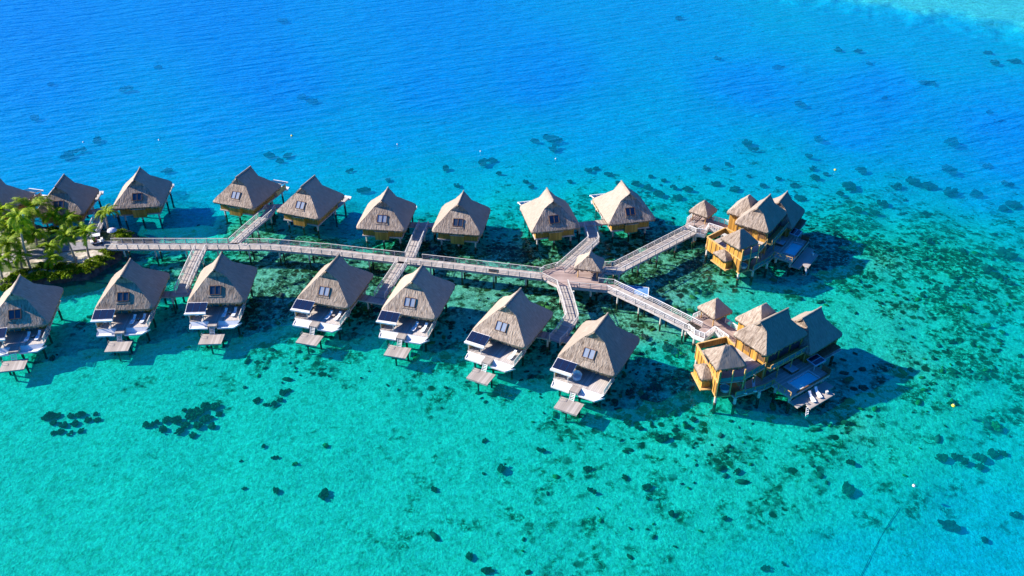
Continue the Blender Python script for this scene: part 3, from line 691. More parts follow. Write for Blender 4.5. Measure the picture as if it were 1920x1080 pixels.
WHERE = {'F1': 'the bungalow cut off by the left edge', 'F2': 'the bungalow beside the island rocks', 'F3': 'the bungalow by the steep narrow catwalk',
         'F4': 'the middle bungalow of the near row', 'F5': 'the bungalow below the boardwalk crossing', 'F6': 'the second bungalow from the right end', 'F7': 'the last bungalow of the near row'}
sp0 = None
for n in HF:
    x, y, a = hl(n, 0, -11.3); o = swim_platform('x') if sp0 is None else copy_tree(sp0); sp0 = sp0 or o
    o.location = (x, y, 0); o.rotation_euler = (0, 0, a); o['label'] = 'square grey timber swim platform in front of '+WHERE[n]
L0 = None; T0 = None; C0 = None
for n in ('F1', 'F2', 'F3', 'F4', 'F5', 'F6'):
    for k, (lx, ly, w_) in enumerate(((1.35, -6.3, 'left'), (2.95, -6.2, 'right'))):
        if n == 'F6' and k == 0: continue
        x, y, a = hl(n, lx, ly); o = lounger('sun_lounger', 'x') if L0 is None else copy_tree(L0); L0 = L0 or o
        o.location = (x, y, 2.0); o.rotation_euler = (0, 0, a-.16)
        o['label'] = ('white lounger alone on the deck of ' if n == 'F6' else w_+' white lounger on the deck of ')+WHERE[n]
    if n != 'F6':
        x, y, a = hl(n, 2.15, -6.1); o = small_table('x') if T0 is None else copy_tree(T0); T0 = T0 or o
        o.location = (x, y, 2.0); o.rotation_euler = (0, 0, a); o['label'] = 'small side table between the two loungers of '+WHERE[n]
for n in HF:
    x, y, a = hl(n, -3.2, -6.6); o = deck_chair('x') if C0 is None else copy_tree(C0); C0 = C0 or o
    o.location = (x, y, 2.0); o.rotation_euler = (0, 0, a+.3); o['label'] = 'white chair under the solar canopy of '+WHERE[n]
# round white daybed on the last deck
x, y, a = hl('F7', -1.0, -6.3)
t = thing('round_daybed', 'round white daybed with dark seat beside the solar canopy of the last near bungalow', 'daybed', (x, y, 2.0), a)
mb = MB(); mb.lathe([(0, .40), (.62, .42), (.72, .3), (.66, .02), (0, .02)], n=18); mb.build('base', 'cushion', t, smooth=True)
mb = MB(); mb.lathe([(0, .47), (.46, .46), (.5, .41)], n=16); mb.build('seat_pad', 'slate', t)
mb = MB()
for k in range(9):
    a0, a1 = R(10+k*18), R(28+k*18)
    for (r0, z0, r1, z1) in ((.70, .3, .80, .85), (.80, .85, .55, 1.15)):
        mb.face([(r0*math.cos(a0), r0*math.sin(a0), z0), (r0*math.cos(a1), r0*math.sin(a1), z0), (r1*math.cos(a1), r1*math.sin(a1), z1), (r1*math.cos(a0), r1*math.sin(a0), z1)])
mb.build('hood', 'cushion', t, smooth=True)

# ------------------------------------------------------------------ boardwalks
def offset_poly(P, off):
    out = []
    for i, p in enumerate(P):
        p = Vector(p); n = Vector((0, 0))
        ds = []
        if i > 0: ds.append((p-Vector(P[i-1])).normalized())
        if i < len(P)-1: ds.append((Vector(P[i+1])-p).normalized())
        d = sum(ds, Vector((0, 0))).normalized(); nn = Vector((-d.y, d.x)); c_ = nn.dot(Vector((-ds[0].y, ds[0].x)))
        out.append(p+nn*off/max(c_, .5))
    return out
POST = None
def boardwalk(name, label, px_pts, hw=1.1, z=2.2, gaps_l=(), gaps_r=(), rail_mat='rail', deck_mat='walk', piles=None, beam=.38, group='catwalks leading off the main boardwalk', world_pts=None, pile_step=6.2):
    global POST
    P = world_pts or [un(a, b_, z) for a, b_ in px_pts]
    o0 = P[0]; P = [(p[0]-o0[0], p[1]-o0[1]) for p in P]
    t = thing(name, label, 'boardwalk', (o0[0], o0[1], 0), 0, group)
    Lf, Rt = offset_poly(P, hw), offset_poly(P, -hw)
    mb = MB(); s = 0
    for i in range(len(P)-1):
        l = (Vector(P[i+1])-Vector(P[i])).length
        q = [Rt[i], Rt[i+1], Lf[i+1], Lf[i]]
        mb.face([(v.x, v.y, z) for v in q], [(s, 0), (s+l, 0), (s+l, 2*hw), (s, 2*hw)])
        mb.face([(v.x, v.y, z-.1) for v in q[::-1]]); s += l
    mb.build('deck', deck_mat, t)
    for side, off in ((Lf, 1), (Rt, -1)):
        mb = MB()
        for i in range(len(P)-1):
            mb.bar((side[i].x, side[i].y, z-beam/2-.01), (side[i+1].x, side[i+1].y, z-beam/2-.01), .12, beam)
        mb.build('edge_beam', 'beam', t)
    tot = s
    for side, gaps, nm in ((Lf, gaps_l, 'l'), (Rt, gaps_r, 'r')):
        # arc-length walk of this side
        cum = [0]
        for i in range(len(P)-1): cum.append(cum[-1]+(Vector(P[i+1])-Vector(P[i])).length)
        def at(u):
            for i in range(len(P)-1):
                if u <= cum[i+1]+1e-6: return side[i].lerp(side[i+1], (u-cum[i])/(cum[i+1]-cum[i]))
            return side[-1]
        spans = []; cur = 0.0
        for (g0, g1) in sorted(gaps):
            if g0 > cur+.4: spans.append((cur, min(g0, tot)))
            cur = max(cur, g1)
        if cur < tot-.4: spans.append((cur, tot))
        for (u0, u1) in spans:
            ks = [u0]+[c_ for c_ in cum if u0+.05 < c_ < u1-.05]+[u1]
            mb = MB()
            for a0, a1 in zip(ks[:-1], ks[1:]):
                A, B = at(a0), at(a1)
                for k, zz in enumerate((1.0, .66, .34)):
                    mb.bar((A.x, A.y, z+zz), (B.x, B.y, z+zz), .13 if k == 0 else .045, .08 if k == 0 else .045)
            rl = mb.build('handrail', rail_mat, t)
            n = max(1, int(round((u1-u0)/2.1)))
            for k in range(n+1):
                p = at(u0+(u1-u0)*k/n)
                if POST is None:
                    mb = MB(); mb.box(-.06, .06, -.06, .06, -.42, .98); o = mb.build('railing_post', 'rail', rl); POST = o
                    o.location = (p.x, p.y, z)
                else: copy_part(POST, rl, (p.x, p.y, z))
    n = max(1, int(tot/pile_step)); pl = None
    for k in range(n+1):
        u = tot*(k+.5)/(n+1)
        for i in range(len(P)-1):
            if u <= cum[i+1]+1e-6:
                f = (u-cum[i])/(cum[i+1]-cum[i]); break
        for off in (Lf, Rt):
            q = off[i].lerp(off[i+1], f); c_ = Vector(P[i]).lerp(Vector(P[i+1]), f); q = c_.lerp(q, .8)
            if pl is None: pl = pile(t, q.x, q.y, z-.3, rad=.17)
            else: copy_pile(pl, t, q.x, q.y)
    return t
def along(px_pts, px, py, z=2.2):
    P = [Vector(un(a, b_, z)) for a, b_ in px_pts]; q = Vector(un(px, py, z)); best = None; s = 0
    for i in range(len(P)-1):
        d = P[i+1]-P[i]; L = d.length; f = max(0, min(1, (q-P[i]).dot(d)/L/L)); e = (P[i].lerp(P[i+1], f)-q).length
        if best is None or e < best[0]: best = (e, s+f*L)
        s += L
    return best[1]
MAIN = [(205, 461), (500, 461.5), (620, 472), (690, 480), (860, 499), (1018, 517)]
def gap(px, w_): u = along(MAIN, px, 461+(max(px, 500)-500)*.107); return (u-w_/2, u+w_/2)
boardwalk('boardwalk', 'long main boardwalk with pale railings running from the island between both rows of bungalows', MAIN, 1.15,
          gaps_l=[gap(442, 3.6), gap(772, 3.4)], gaps_r=[gap(378, 3.2), gap(757, 3.2)], group='boardwalks over the lagoon')
# catwalks: (name, label, centre line in the photo, half width)
boardwalk('catwalk', 'far catwalk nearest the palms, rising to the right between two pale-windowed bungalows', [(438, 457), (468, 430), (502, 401), (508, 392)], .95)
boardwalk('catwalk', 'short far catwalk with white end rails just right of the boardwalk crossing', [(769, 482), (783, 448), (795, 422)], .95)
boardwalk('catwalk', 'steep near catwalk left of the third near bungalow', [(377, 467), (362, 498), (347, 532), (340, 549)], 1.0)
boardwalk('catwalk', 'near catwalk dropping left from the boardwalk crossing into the shade of the roofs', [(756, 491), (737, 521), (712, 558)], .95)
boardwalk('catwalk', 'bent far catwalk rising from the junction deck above the thatched shelter', [(1050, 508), (1084, 478), (1113, 452), (1104, 425)], 1.0)
boardwalk('catwalk', 'near catwalk running down from the junction deck and bending left', [(1054, 533), (1064, 563), (1073, 597), (1052, 628), (1040, 640)], 1.0)
SF = [(1145, 539), (1222, 575), (1309, 619)]; SB = [(1130, 505.5), (1156, 505.5), (1310, 426)]
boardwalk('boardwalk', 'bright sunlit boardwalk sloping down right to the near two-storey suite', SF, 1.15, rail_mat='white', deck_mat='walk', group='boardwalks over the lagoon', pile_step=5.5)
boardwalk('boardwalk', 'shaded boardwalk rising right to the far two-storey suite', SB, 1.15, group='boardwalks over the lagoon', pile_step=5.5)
# short cross pieces between neighbouring bungalows
def cross(n1, l1, n2, l2, label):
    a = hl(n1, *l1)[:2]; b_ = hl(n2, *l2)[:2]
    boardwalk('cross_walk', label, None, .85, z=2.1, world_pts=[a, b_], gaps_l=[(0, 99)], gaps_r=[(0, 99)], group='short cross walks joining pairs of bungalows', beam=.3)
cross('F2', (4.0, 1.5), 'F3', (-4.0, 1.0), 'short cross walk behind the two bungalows nearest the island rocks')
cross('F4', (4.0, .6), 'F5', (-4.0, -.2), 'short cross walk in shade under the near catwalk of the boardwalk crossing')
cross('F6', (4.0, 1.2), 'F7', (-4.0, 2.4), 'short cross walk linking the last two bungalows of the near row')
cross('B4', (4.0, -1.0), 'B5', (-4.0, 1.2), 'short cross walk between the two far bungalows with pale skylights nearest the palms')
cross('B6', (4.0, .5), 'B7', (-4.0, .5), 'short cross walk at the end of the second far catwalk')
cross('B8', (4.0, -1.0), 'B9', (-4.0, -1.0), 'short cross walk at the end of the bent far catwalk')
cross('B2', (4.0, -1.0), 'B3', (-4.0, -1.0), 'short cross walk between the two far bungalows behind the palms')
boardwalk('catwalk', 'short blue-shaded catwalk from the palms to the far bungalows', [(172, 442), (181, 424), (189, 405)], 1.0)

# junction deck
PL = [un(*p, 2.2) for p in ((1012, 513), (1020, 507), (1046, 500), (1068, 497), (1082, 500), (1135, 500.5), (1135, 510), (1123, 522), (1122, 530), (1153, 533), (1147, 545), (1066, 537), (1046, 535), (1016, 520))]
ox, oy = PL[0]; PLl = [(x-ox, y-oy) for x, y in PL]
t = thing('junction_deck', 'wide brownish timber deck where the boardwalks meet, around the small thatched shelter', 'deck', (ox, oy, 0))
mb = MB(); mb.prism(PLl, 2.06, 2.204); mb.build('deck', 'platform', t)
def edge(i, j, nm='edge_beam'):
    a, b_ = PLl[i], PLl[j]; mb.bar((a[0], a[1], 1.83), (b_[0], b_[1], 1.83), .14, .46)
mb = MB(); n = len(PLl)
for i in range(n): edge(i, (i+1) % n)
mb.build('edge_beam', 'beam', t)
for seg in ([13, 12], [11, 10], [0, 1, 2], [6, 7, 8, 9], [4, 5]):
    rail_set(t, [(PLl[i][0], PLl[i][1], 2.2) for i in seg], 1.0, 1.9, w=.12)
pp = None
for (a, b_) in ((1050, 520), (1075, 545), (1108, 541), (1149, 541), (1090, 505), (1125, 505), (1120, 535)):
    x, y = un(a, b_, 2.0)
    if pp is None: pp = pile(t, x-ox, y-oy, 1.9, rad=.2)
    else: copy_pile(pp, t, x-ox, y-oy)
# thatched shelter
x, y = un(1102, 521, 2.2)
t = thing('thatched_shelter', 'small square thatched shelter on four posts on the junction deck', 'shelter', (x+.3, y+1.4, 2.2), R(-14))
mb = MB(); thatched_roof(mb, 2.55, 2.3, .9, 2.3, 2.25, sg=.8, yg=.85, sag=.06, thick=.40, seed=5); rf = mb.build('roof', ['thatch', 'tuft', 'thatch_dark'], t, smooth=True, merge=True)
mb = MB(); ridge_cap(mb, .9, 2.3, 2.25, rad=.12); mb.build('ridge_cap', 'thatch', rf)
mb = MB(); mb.tube([(.2, .6, 4.4), (.2, .6, 6.0)], .04, 6); mb.build('lightning_rod', 'metal', rf)
for (a, b_) in ((-1.75, -1.6), (1.75, -1.6), (-1.75, 1.6), (1.75, 1.6)):
    mb = MB(); mb.tube([(a, b_, 0), (a, b_, 2.35)], .10, 8); mb.build('post', 'gold' if b_ < 0 else 'beam', t)
mb = MB(); mb.box(-1.6, 1.6, 1.35, 1.7, 0, .45); mb.build('bench', 'deck', t)
# low service pontoon with pale edge behind the sunlit boardwalk
Q = [un(*p, 1.0) for p in ((1160, 533), (1216.5, 539.5), (1215, 557), (1172, 547))]
t = thing('pontoon', 'low flat blue-grey pontoon with white edge, behind the sunlit boardwalk', 'pontoon', (Q[0][0], Q[0][1], 0))
Ql = [(a-Q[0][0], b_-Q[0][1]) for a, b_ in Q]
mb = MB(); mb.prism(Ql, .85, 1.0); mb.build('deck', 'shadeblue', t)
mb = MB()
for i in range(4):
    a, b_ = Ql[i], Ql[(i+1) % 4]; mb.bar((*a, .78), (*b_, .78), .12, .5)
mb.build('fender_edge', 'white', t)
pp = pile(t, Ql[1][0]-.5, Ql[1][1]-.6, .8, rad=.15)
for i in (2, 3): copy_pile(pp, t, Ql[i][0]-.2, Ql[i][1]+.5)
# warning board on the near side of the main boardwalk
x, y = un(926, 508.5, 2.4)
t = thing('notice_board', 'yellow and red notice board fixed outside the railing of the main boardwalk', 'sign', (x, y-.05, 0), R(-12))
mb = MB(); mb.box(-.95, .95, -.04, 0, 2.0, 3.0); mb.build('panel', 'gold', t)
mb = MB()
for zz in (2.15, 2.4, 2.65, 2.9): mb.box(-.97, .97, -.07, -.045, zz-.03, zz+.03)
mb.build('slats', 'redseat', t)

# ------------------------------------------------------------------ two-storey suites
def build_suite(label):
    t = thing('overwater_suite', label, 'suite', group='two-storey thatched suites at the ends of the boardwalks')
    def roof(*a, seed=1, gable=True, cap=True, **k):
        mb = MB(); thatched_roof(mb, *a, seed=seed, gable=gable, **k); rf = mb.build('roof', ['thatch', 'tuft', 'thatch_dark'], t, smooth=True, merge=True)
        if cap:
            mb = MB(); w, d, r, h, z0 = a; ridge_cap(mb, r, h, z0, k.get('cx', 0), k.get('cy', 0), k.get('yaw', 0), .14); mb.build('ridge_cap', 'thatch', rf, smooth=True)
    roof(3.52, 4.99, 3.24, 3.64, 6.82, seed=11, yg=2.8)
    roof(3.94, 4.5, 2.53, 4.07, 4.25, seed=12, cx=1.18, cy=8.06, yaw=.05)
    roof(2.9, 3.1, .6, 3.3, 6.15, seed=13, cx=-3.9, cy=2.3, gable=False, cap=False)
    roof(2.2, 2.15, .2, 2.3, 4.18, seed=14, cx=-12.16, cy=.8, yaw=-.06, gable=False, cap=False)
    roof(2.55, 2.5, .35, 2.45, 6.55, seed=15, cx=-.15, cy=-10.0, yaw=-.40, gable=False, cap=False)
    # bath block frame: origin at the front corner, u back along the wall, v inward
    a = R(-26); fr = Matrix.Translation((1.8, -13.2, 0)) @ Matrix.Rotation(a, 4, 'Z')
    roofS5 = MB(fr); thatched_roof(roofS5, 1.9, 1.15, .1, 1.15, 3.55, cx=-3.9, cy=-.55, gable=False, sag=-.12, thick=.5, seed=16)
    roofS5.build('bay_roof', ['tuft', 'tuft', 'thatch_dark'], t, smooth=True, merge=True)
    # walls
    mb = MB(); mb.box(-3.0, 3.0, -4.3, 4.4, 1.75, 4.2); lw = mb.build('lower_wall', 'bamboo', t)
    mb = MB(); mb.box(-3.0, 3.0, -4.3, 4.4, 4.2, 7.0); up = mb.build('upper_wall', 'ochre', t)
    pieces('window', 'pane', up, [(3.0, 3.03, y0, y1, 4.4, 6.5) for (y0, y1) in ((-3.6, -1.4), (-1.0, 1.2), (1.6, 3.8))])
    pieces('glass_door', 'pane', lw, [(3.0, 3.03, y0, y1, 1.95, 3.9) for (y0, y1) in ((-3.4, -1.0), (-.4, 1.6), (2.0, 4.0))])
    mb = MB(); mb.box(-6.2, -3.02, -.2, 4.8, 1.75, 6.4); mb.build('stair_wing_wall', 'ochre', t)
    mb = MB(); mb.box(-2.1, 4.5, 4.45, 11.8, 1.75, 4.6); mb.build('bedroom_wall', 'bamboo', t)
    mb = MB(); mb.box(-2.3, 5.5, 4.5, 12.2, 1.55, 1.74); mb.build('bedroom_floor', 'beam', t)
    mb = MB(); mb.box(4.5, 5.9, 6.6, 11.0, 2.9, 3.05); mb.build('bedroom_shelf', 'timber', t)
    # bath block: solid outer wall, open on the v side
    mb = MB(fr); mb.box(-9.6, 0, 0, .18, 1.75, 4.3); mb.build('outer_wall', 'ochre', t); mb = MB(fr); mb.box(-9.5, -4.5, .185, .26, 2.3, 4.28); mb.build('court_shade_sheet', 'timber', t)  # dark sheet added inside the wall to stand for the court's shade
    mb = MB(fr); mb.box(-4.4, 0, .2, .38, 4.3, 6.5); mb.build('upper_bath_wall', 'ochre', t)
    pieces('wall_batten', 'timber', t, [(x-.06, x+.06, -.07, -.003, 1.75, 4.28) for x in (-9.3, -8.1, -6.9, -5.9, -1.9, -1.0, -.1)], fr)
    pieces('upper_batten', 'timber', t, [(x-.05, x+.05, .14, .197, 4.44, 6.4) for x in (-3.4, -2.3, -1.2)], fr)
    pieces('wall_post', 'timber', t, [(x-.07, x+.07, -4.38, -4.303, 4.26, 6.7) for x in (-2.9, -1.45, 0, 1.45, 2.9)])
    pieces('shutter', 'timber', t, [(x-.5, x+.5, -4.345, -4.305, 4.9, 6.3) for x in (-.72, 2.15)])
    mb = MB(fr); mb.box(-9.7, .05, -.06, .24, 4.3, 4.42); mb.build('wall_coping', 'gold', t)
    mb = MB(fr); mb.box(-4.5, .1, 0, 4.3, 1.5, 1.74); mb.build('bath_floor', 'gold', t)
    mb = MB(fr); mb.box(-4.4, .05, .4, 4.2, 4.2, 4.34); mb.build('upper_bath_floor', 'deck', t)
    pieces('corner_post', 'gold', t, [(x-.09, x+.09, y-.09, y+.09, 1.74, 6.5) for (x, y) in ((-.05, .1), (-.05, 2.2), (-.05, 4.1))], fr)
    mb = MB(fr); mb.box(-4.4, -4.2, .4, 4.2, 1.74, 4.2); mb.build('bath_partition', 'bamboo', t)
    mb = MB(fr); mb.box(-.06, -.02, .3, 4.0, 4.45, 5.2); mb.build('bath_glass_rail', 'tealglass', t)
    mb = MB(fr); mb.box(-5.7, -2.1, -1.55, 0, 1.9, 3.5); mb.build('bay_wall', 'ochre', t)
    mb = MB(fr); mb.box(-5.9, -1.6, -1.85, -.02, 1.70, 1.88); mb.build('bay_floor', 'gold', t)
    # bathtub under the bath pavilion
    mb = MB(fr); mb.lathe([(.0, 1.80), (.75, 1.80), (.85, 2.3), (.75, 2.34), (.70, 2.25)], (-1.15, 1.9), 18); tub = mb.build('bathtub', 'white', t, smooth=True)
    mb = MB(fr); mb.lathe([(.0, 2.27), (.72, 2.27)], (-1.15, 1.9), 18); mb.build('tub_water', 'tub', tub)
    # walled court between bath and entrance (open to the sky)
    mb = MB(); mb.prism([(-7.2, -8.3), (-2.3, -10.6), (-.4, -7.2), (-3.0, -4.3), (-5.6, -3.6)], 1.75, 2.4); mb.build('court_floor', 'deck', t)
    mb = MB(); mb.bar((-6.9, -8.6, 3.75), (-5.5, -3.5, 3.75), .18, 1.1); mb.bar((-5.5, -3.5, 3.75), (-3.0, -4.2, 3.75), .18, 1.1); mb.build('court_wall', 'bamboo', t)
    mb = MB(); mb.bar((-6.9, -8.6, 4.34), (-5.5, -3.5, 4.34), .26, .09); mb.bar((-5.5, -3.5, 4.34), (-3.0, -4.2, 4.34), .26, .09); mb.build('court_coping', 'gold', t)
    # upper terrace and balcony
    mb = MB(); mb.prism([(-.5, -8.2), (3.35, -9.0), (3.35, -4.32), (-2.9, -4.32)], 4.06, 4.24); mb.build('upper_terrace', 'deck', t)
    mb = MB(); mb.box(3.02, 4.25, -4.3, 4.4, 4.0, 4.18); mb.build('balcony', 'gold', t)
    for pts in ([(3.3, -8.9, 4.24), (3.3, -4.4, 4.24)], [(4.2, -4.25, 4.18), (4.2, 4.35, 4.18)]):
        rl = rail_set(t, pts, 1.0, 1.5, (1.0, .08), name='terrace_railing', mat='gold')
        mb = MB(); (x0, y0, z0), (x1, y1, _) = pts; mb.box(x0-.015, x0+.015, y0+.1, y1-.1, z0+.15, z0+.92); mb.build('glass_panel', 'tealglass', rl)
    pieces('terrace_post', 'gold', t, [(3.2, 3.36, y-.08, y+.08, 1.75, 4.06) for y in (-8.7, -6.5, -4.5)]+[(4.05, 4.2, y-.08, y+.08, 1.75, 4.0) for y in (-2.2, 1.0, 4.2)])
    # lower deck
    mb = MB(); mb.prism([(2.2, -10.9), (3.6, -11.0), (4.95, -5.8), (4.95, -3.0), (2.0, -3.0)], 1.5, 1.74); mb.build('lower_deck', 'deck', t)
    rl = rail_set(t, [(3.6, -10.8, 1.74), (4.9, -5.8, 1.74), (4.9, -3.6, 1.74)], .95, 1.5, (1.0, .1), name='lower_railing', mat='gold')
    mb = MB(); mb.bar((3.6, -10.7, 2.2), (4.88, -5.85, 2.2), .03, .75); mb.build('glass_panel', 'tealglass', rl); mb = MB(); mb.bar((4.88, -5.8, 2.2), (4.88, -3.7, 2.2), .03, .75); mb.build('glass_panel', 'tealglass', rl)
    # pool deck with plunge pool, low wall
    mb = MB(); X0, X1, Y0, Y1 = 4.95, 8.6, -4.2, 5.2; px0, px1, py0, py1 = 6.1, 8.15, -1.7, 3.1
    for (a0, a1, b0, b1) in ((X0, px0, Y0, Y1), (px1, X1, Y0, Y1), (px0, px1, Y0, py0), (px0, px1, py1, Y1)): mb.box(a0, a1, b0, b1, 1.5, 1.9)
    mb.box(3.05, 4.93, -2.98, 4.4, 1.5, 1.8); mb.build('pool_deck', 'deck', t)
    mb = MB(); mb.box(px0, px1, py0, py1, 1.45, 1.7); mb.build('plunge_pool', 'pool', t)
    mb = MB()
    for (a0, a1, b0, b1) in ((px0-.18, px1+.18, py0-.18, py0), (px0-.18, px1+.18, py1, py1+.18), (px0-.18, px0, py0, py1), (px1, px1+.18, py0, py1)): mb.box(a0, a1, b0, b1, 1.9, 1.98)
    mb.build('pool_coping', 'tile', t)
    rail_set(t, [(5.0, -4.15, 1.9), (8.55, -4.15, 1.9)], .9, 1.2, (1.0, .5), name='pool_railing', mat='gold')
    pieces('pool_wall', 'timber', t, [(8.42, 8.58, -2.6, 5.03, 1.9, 2.2), (7.0, 8.56, 5.05, 5.2, 1.9, 2.9)])
    # daybed niche by the pool
    mb = MB(); mb.box(3.3, 5.2, .2, 1.9, 1.8, 2.2); mb.build('daybed_base', 'timber', t)
    mb = MB(); mb.box(3.4, 5.1, .3, 1.8, 2.2, 2.36); mb.build('daybed_mattress', 'slate', t)
    # small solar awning at the corner of the bedroom roof
    mb = MB(); mb.face([(4.9, 3.6, 3.25), (6.7, 3.6, 3.1), (6.7, 6.2, 3.1), (4.9, 6.2, 3.25)]); mb.face([(4.9, 3.6, 3.15), (4.9, 6.2, 3.15), (6.7, 6.2, 3.0), (6.7, 3.6, 3.0)]); mb.box(6.7, 6.78, 3.6, 6.2, 2.96, 3.14); aw = mb.build('awning', 'slate', t)
    pieces('awning_post', 'rail', aw, [(6.5, 6.6, 3.7, 3.8, 1.9, 3.0), (6.5, 6.6, 6.0, 6.1, 1.9, 3.0)])
    mb = MB(); mb.face([(5.05, 3.8, 3.29), (5.75, 3.8, 3.235), (5.75, 6.0, 3.235), (5.05, 6.0, 3.29)]); mb.build('solar_panel', 'solar', aw); mb = MB(); mb.face([(5.9, 3.8, 3.225), (6.6, 3.8, 3.165), (6.6, 6.0, 3.165), (5.9, 6.0, 3.225)]); mb.build('solar_panel', 'solar', aw)
    # sun deck at water level with a notch for the ladder
    mb = MB(); mb.prism([(8.6, -4.2), (10.2, -4.2), (10.2, -2.5), (11.45, -2.8), (11.45, 2.9), (10.2, 2.9), (10.2, 4.3), (8.6, 4.3)], .78, 1.0); mb.build('sun_deck', 'walk', t)
    mb = MB()
    for y in (-3.05, -2.45): mb.bar((10.9, y-.0, 1.0), (11.6, y-.75, -.25), .07, .09)
    for k in range(5):
        f = k/4; mb.bar((10.95+.6*f, -3.1-.65*f, .9-1.05*f), (10.95+.6*f, -2.5-.65*f, .9-1.05*f), .12, .04)
    mb.build('ladder', 'white', t)
    # entrance landing and bridge
    mb = MB(); mb.prism([(-13.6, -4.6), (-10.8, -5.2), (-9.0, -4.6), (-9.6, -1.6), (-4.2, -1.7), (-4.2, 1.5), (-10.0, 1.5), (-10.2, 2.8), (-14.2, 2.6), (-14.3, -1.4)], 2.02, 2.2); mb.build('entrance_deck', 'platform', t)
    mb = MB()
    for p, q in (((-13.6, -4.6), (-10.8, -5.2)), ((-10.8, -5.2), (-9.0, -4.6)), ((-9.0, -4.6), (-9.6, -1.6)), ((-9.6, -1.6), (-4.2, -1.7)), ((-10.0, 1.5), (-4.2, 1.5))):
        mb.bar((*p, 1.8), (*q, 1.8), .14, .8)
    mb.build('edge_beam', 'white', t)
    for pts in ([(-12.6, -4.8), (-10.8, -5.1), (-9.1, -4.5), (-9.6, -1.7), (-6.4, -1.75)], [(-10.1, 1.45), (-6.4, 1.45)], [(-14.1, -2.2), (-14.1, 2.5)]):
        rail_set(t, [(x, y, 2.2) for x, y in pts], 1.0, 1.2, (1.0, .75, .5, .25), .13, 'entrance_railing', 'white')
    for (x, y) in ((-13.6, -.7), (-10.8, -.8), (-13.5, 2.2), (-10.7, 2.2)):
        mb = MB(); mb.tube([(x, y, 2.2), (x, y, 4.3)], .1, 8); mb.build('pavilion_post', 'gold', t)
    mb = MB(); mb.box(-3.0, 3.0, -4.3, 4.4, 1.5, 1.74); mb.box(-6.2, -3.02, -.2, 4.8, 1.5, 1.74); mb.build('floor_slab', 'beam', t)
    p = pile(t, 1.7, -12.9, 1.5, rad=.24)
    for x, y in ((-2.4, -11.0), (3.6, -10.7), (4.75, -6.6), (-6.6, -8.6), (2.4, -3.6), (5.4, -3.6), (8.2, -3.6), (8.2, 4.0), (5.2, 4.2), (10.6, 2.0), (-5.6, .3), (-5.6, 4.2), (-2.6, 4.2), (4.6, 11.5), (4.6, 8.0), (-1.6, 11.5), (-10.8, -4.9), (-13.3, -4.3), (-9.2, 1.2), (-13.6, 2.2), (-6.6, -1.5)):
        copy_pile(p, t, x, y)
    return t
su = build_suite('near two-storey suite of five thatched roofs at the right, white loungers on its sun deck')
su.location = (40.69, 107.29, 0); su.rotation_euler = (0, 0, -.9603)
su2 = copy_tree(su); su2.location = (48.25, 144.58, 0); su2.rotation_euler = (0, 0, -.617)
su2['label'] = 'far two-storey suite of five thatched roofs at the upper right, its pool deck in shade'
ca, sa = math.cos(-.9603), math.sin(-.9603)
for (lx, ly, z, a, lb) in ((10.1, -.9, 1.0, 1.15, 'left white lounger on the sun deck at water level of the near suite'), (10.0, .7, 1.0, 1.15, 'right white lounger on the sun deck at water level of the near suite'),
                           (3.4, -8.6, 1.74, .9, 'left white lounger on the shaded lower deck of the near suite'), (3.9, -7.0, 1.74, .9, 'right white lounger on the shaded lower deck of the near suite')):
    o = copy_tree(L0); o.location = (40.69+lx*ca-ly*sa, 107.29+lx*sa+ly*ca, z); o.rotation_euler = (0, 0, -.9603+a); o['label'] = lb

# ------------------------------------------------------------------ island
IS = [(-80, 380), (0, 398), (60, 420), (110, 432), (165, 434), (215, 428), (246, 434), (250, 446), (222, 456), (216, 476), (196, 492), (172, 510), (120, 518), (60, 524), (-100, 545), (-260, 480)]
ISW = np.array([un(a, b_, .9) for a, b_ in IS])
def poly_sd(X, Y, P):
    d = np.full(X.shape, 1e9); ins = np.zeros(X.shape, bool); n = len(P)
    for i in range(n):
        a, b_ = P[i], P[(i+1) % n]; e = b_-a; w0, w1 = X-a[0], Y-a[1]
        h = np.clip((w0*e[0]+w1*e[1])/(e@e), 0, 1); d = np.minimum(d, (w0-h*e[0])**2+(w1-h*e[1])**2)
        c_ = (a[1] > Y) != (b_[1] > Y); xx = (b_[0]-a[0])*(Y-a[1])/(b_[1]-a[1]+1e-12)+a[0]; ins ^= c_ & (X < xx)
    d = np.sqrt(d); return np.where(ins, d, -d)
def island_z(x, y):
    s = poly_sd(x, y, ISW); rough = (N1.fbm(x/1.1, y/1.1, 3)-.5)
    z = np.where(s > 0, .9+.35*np.clip(s/3, 0, 1)+(N2.fbm(x/5, y/5)-.5)*.25, .9+s*.95)
    k = np.exp(-((s+1.2)/1.5)**2); return np.maximum(z+rough*1.7*k, -4.5)
isl = grid_mesh('island_ground', np.arange(-140, -60, .45), np.arange(112, 176, .45), island_z, {'inland': lambda x, y: poly_sd(x, y, ISW)})
tag(isl, 'sandy point of the island with dark boulder shore at the left', None, None, 'structure')
m, nt, out = new_mat('island_sand_and_rock')
geo = nd(nt, 'ShaderNodeNewGeometry'); pos = geo.outputs['Position']; inl = nd(nt, 'ShaderNodeAttribute', attribute_name='inland').outputs['Fac']
nf = noise(nt, pos, 1.2, 5, .6); nb = noise(nt, pos, .22, 4, .6)
sand = ramp(nt, nf, [(.35, (.30, .25, .19)), (.6, (.56, .49, .39))]); grass = ramp(nt, nf, [(.3, (.03, .05, .012)), (.7, (.10, .13, .03))])
rockc = ramp(nt, nf, [(.3, (.012, .012, .014)), (.7, (.085, .08, .075))])
c = mixc(nt, ramp(nt, nb, [(.44, (0, 0, 0)), (.50, (1, 1, 1))]), sand, grass)
c = mixc(nt, math_(nt, 'LESS_THAN', math_(nt, 'ADD', inl, nf), 1.0), c, rockc)
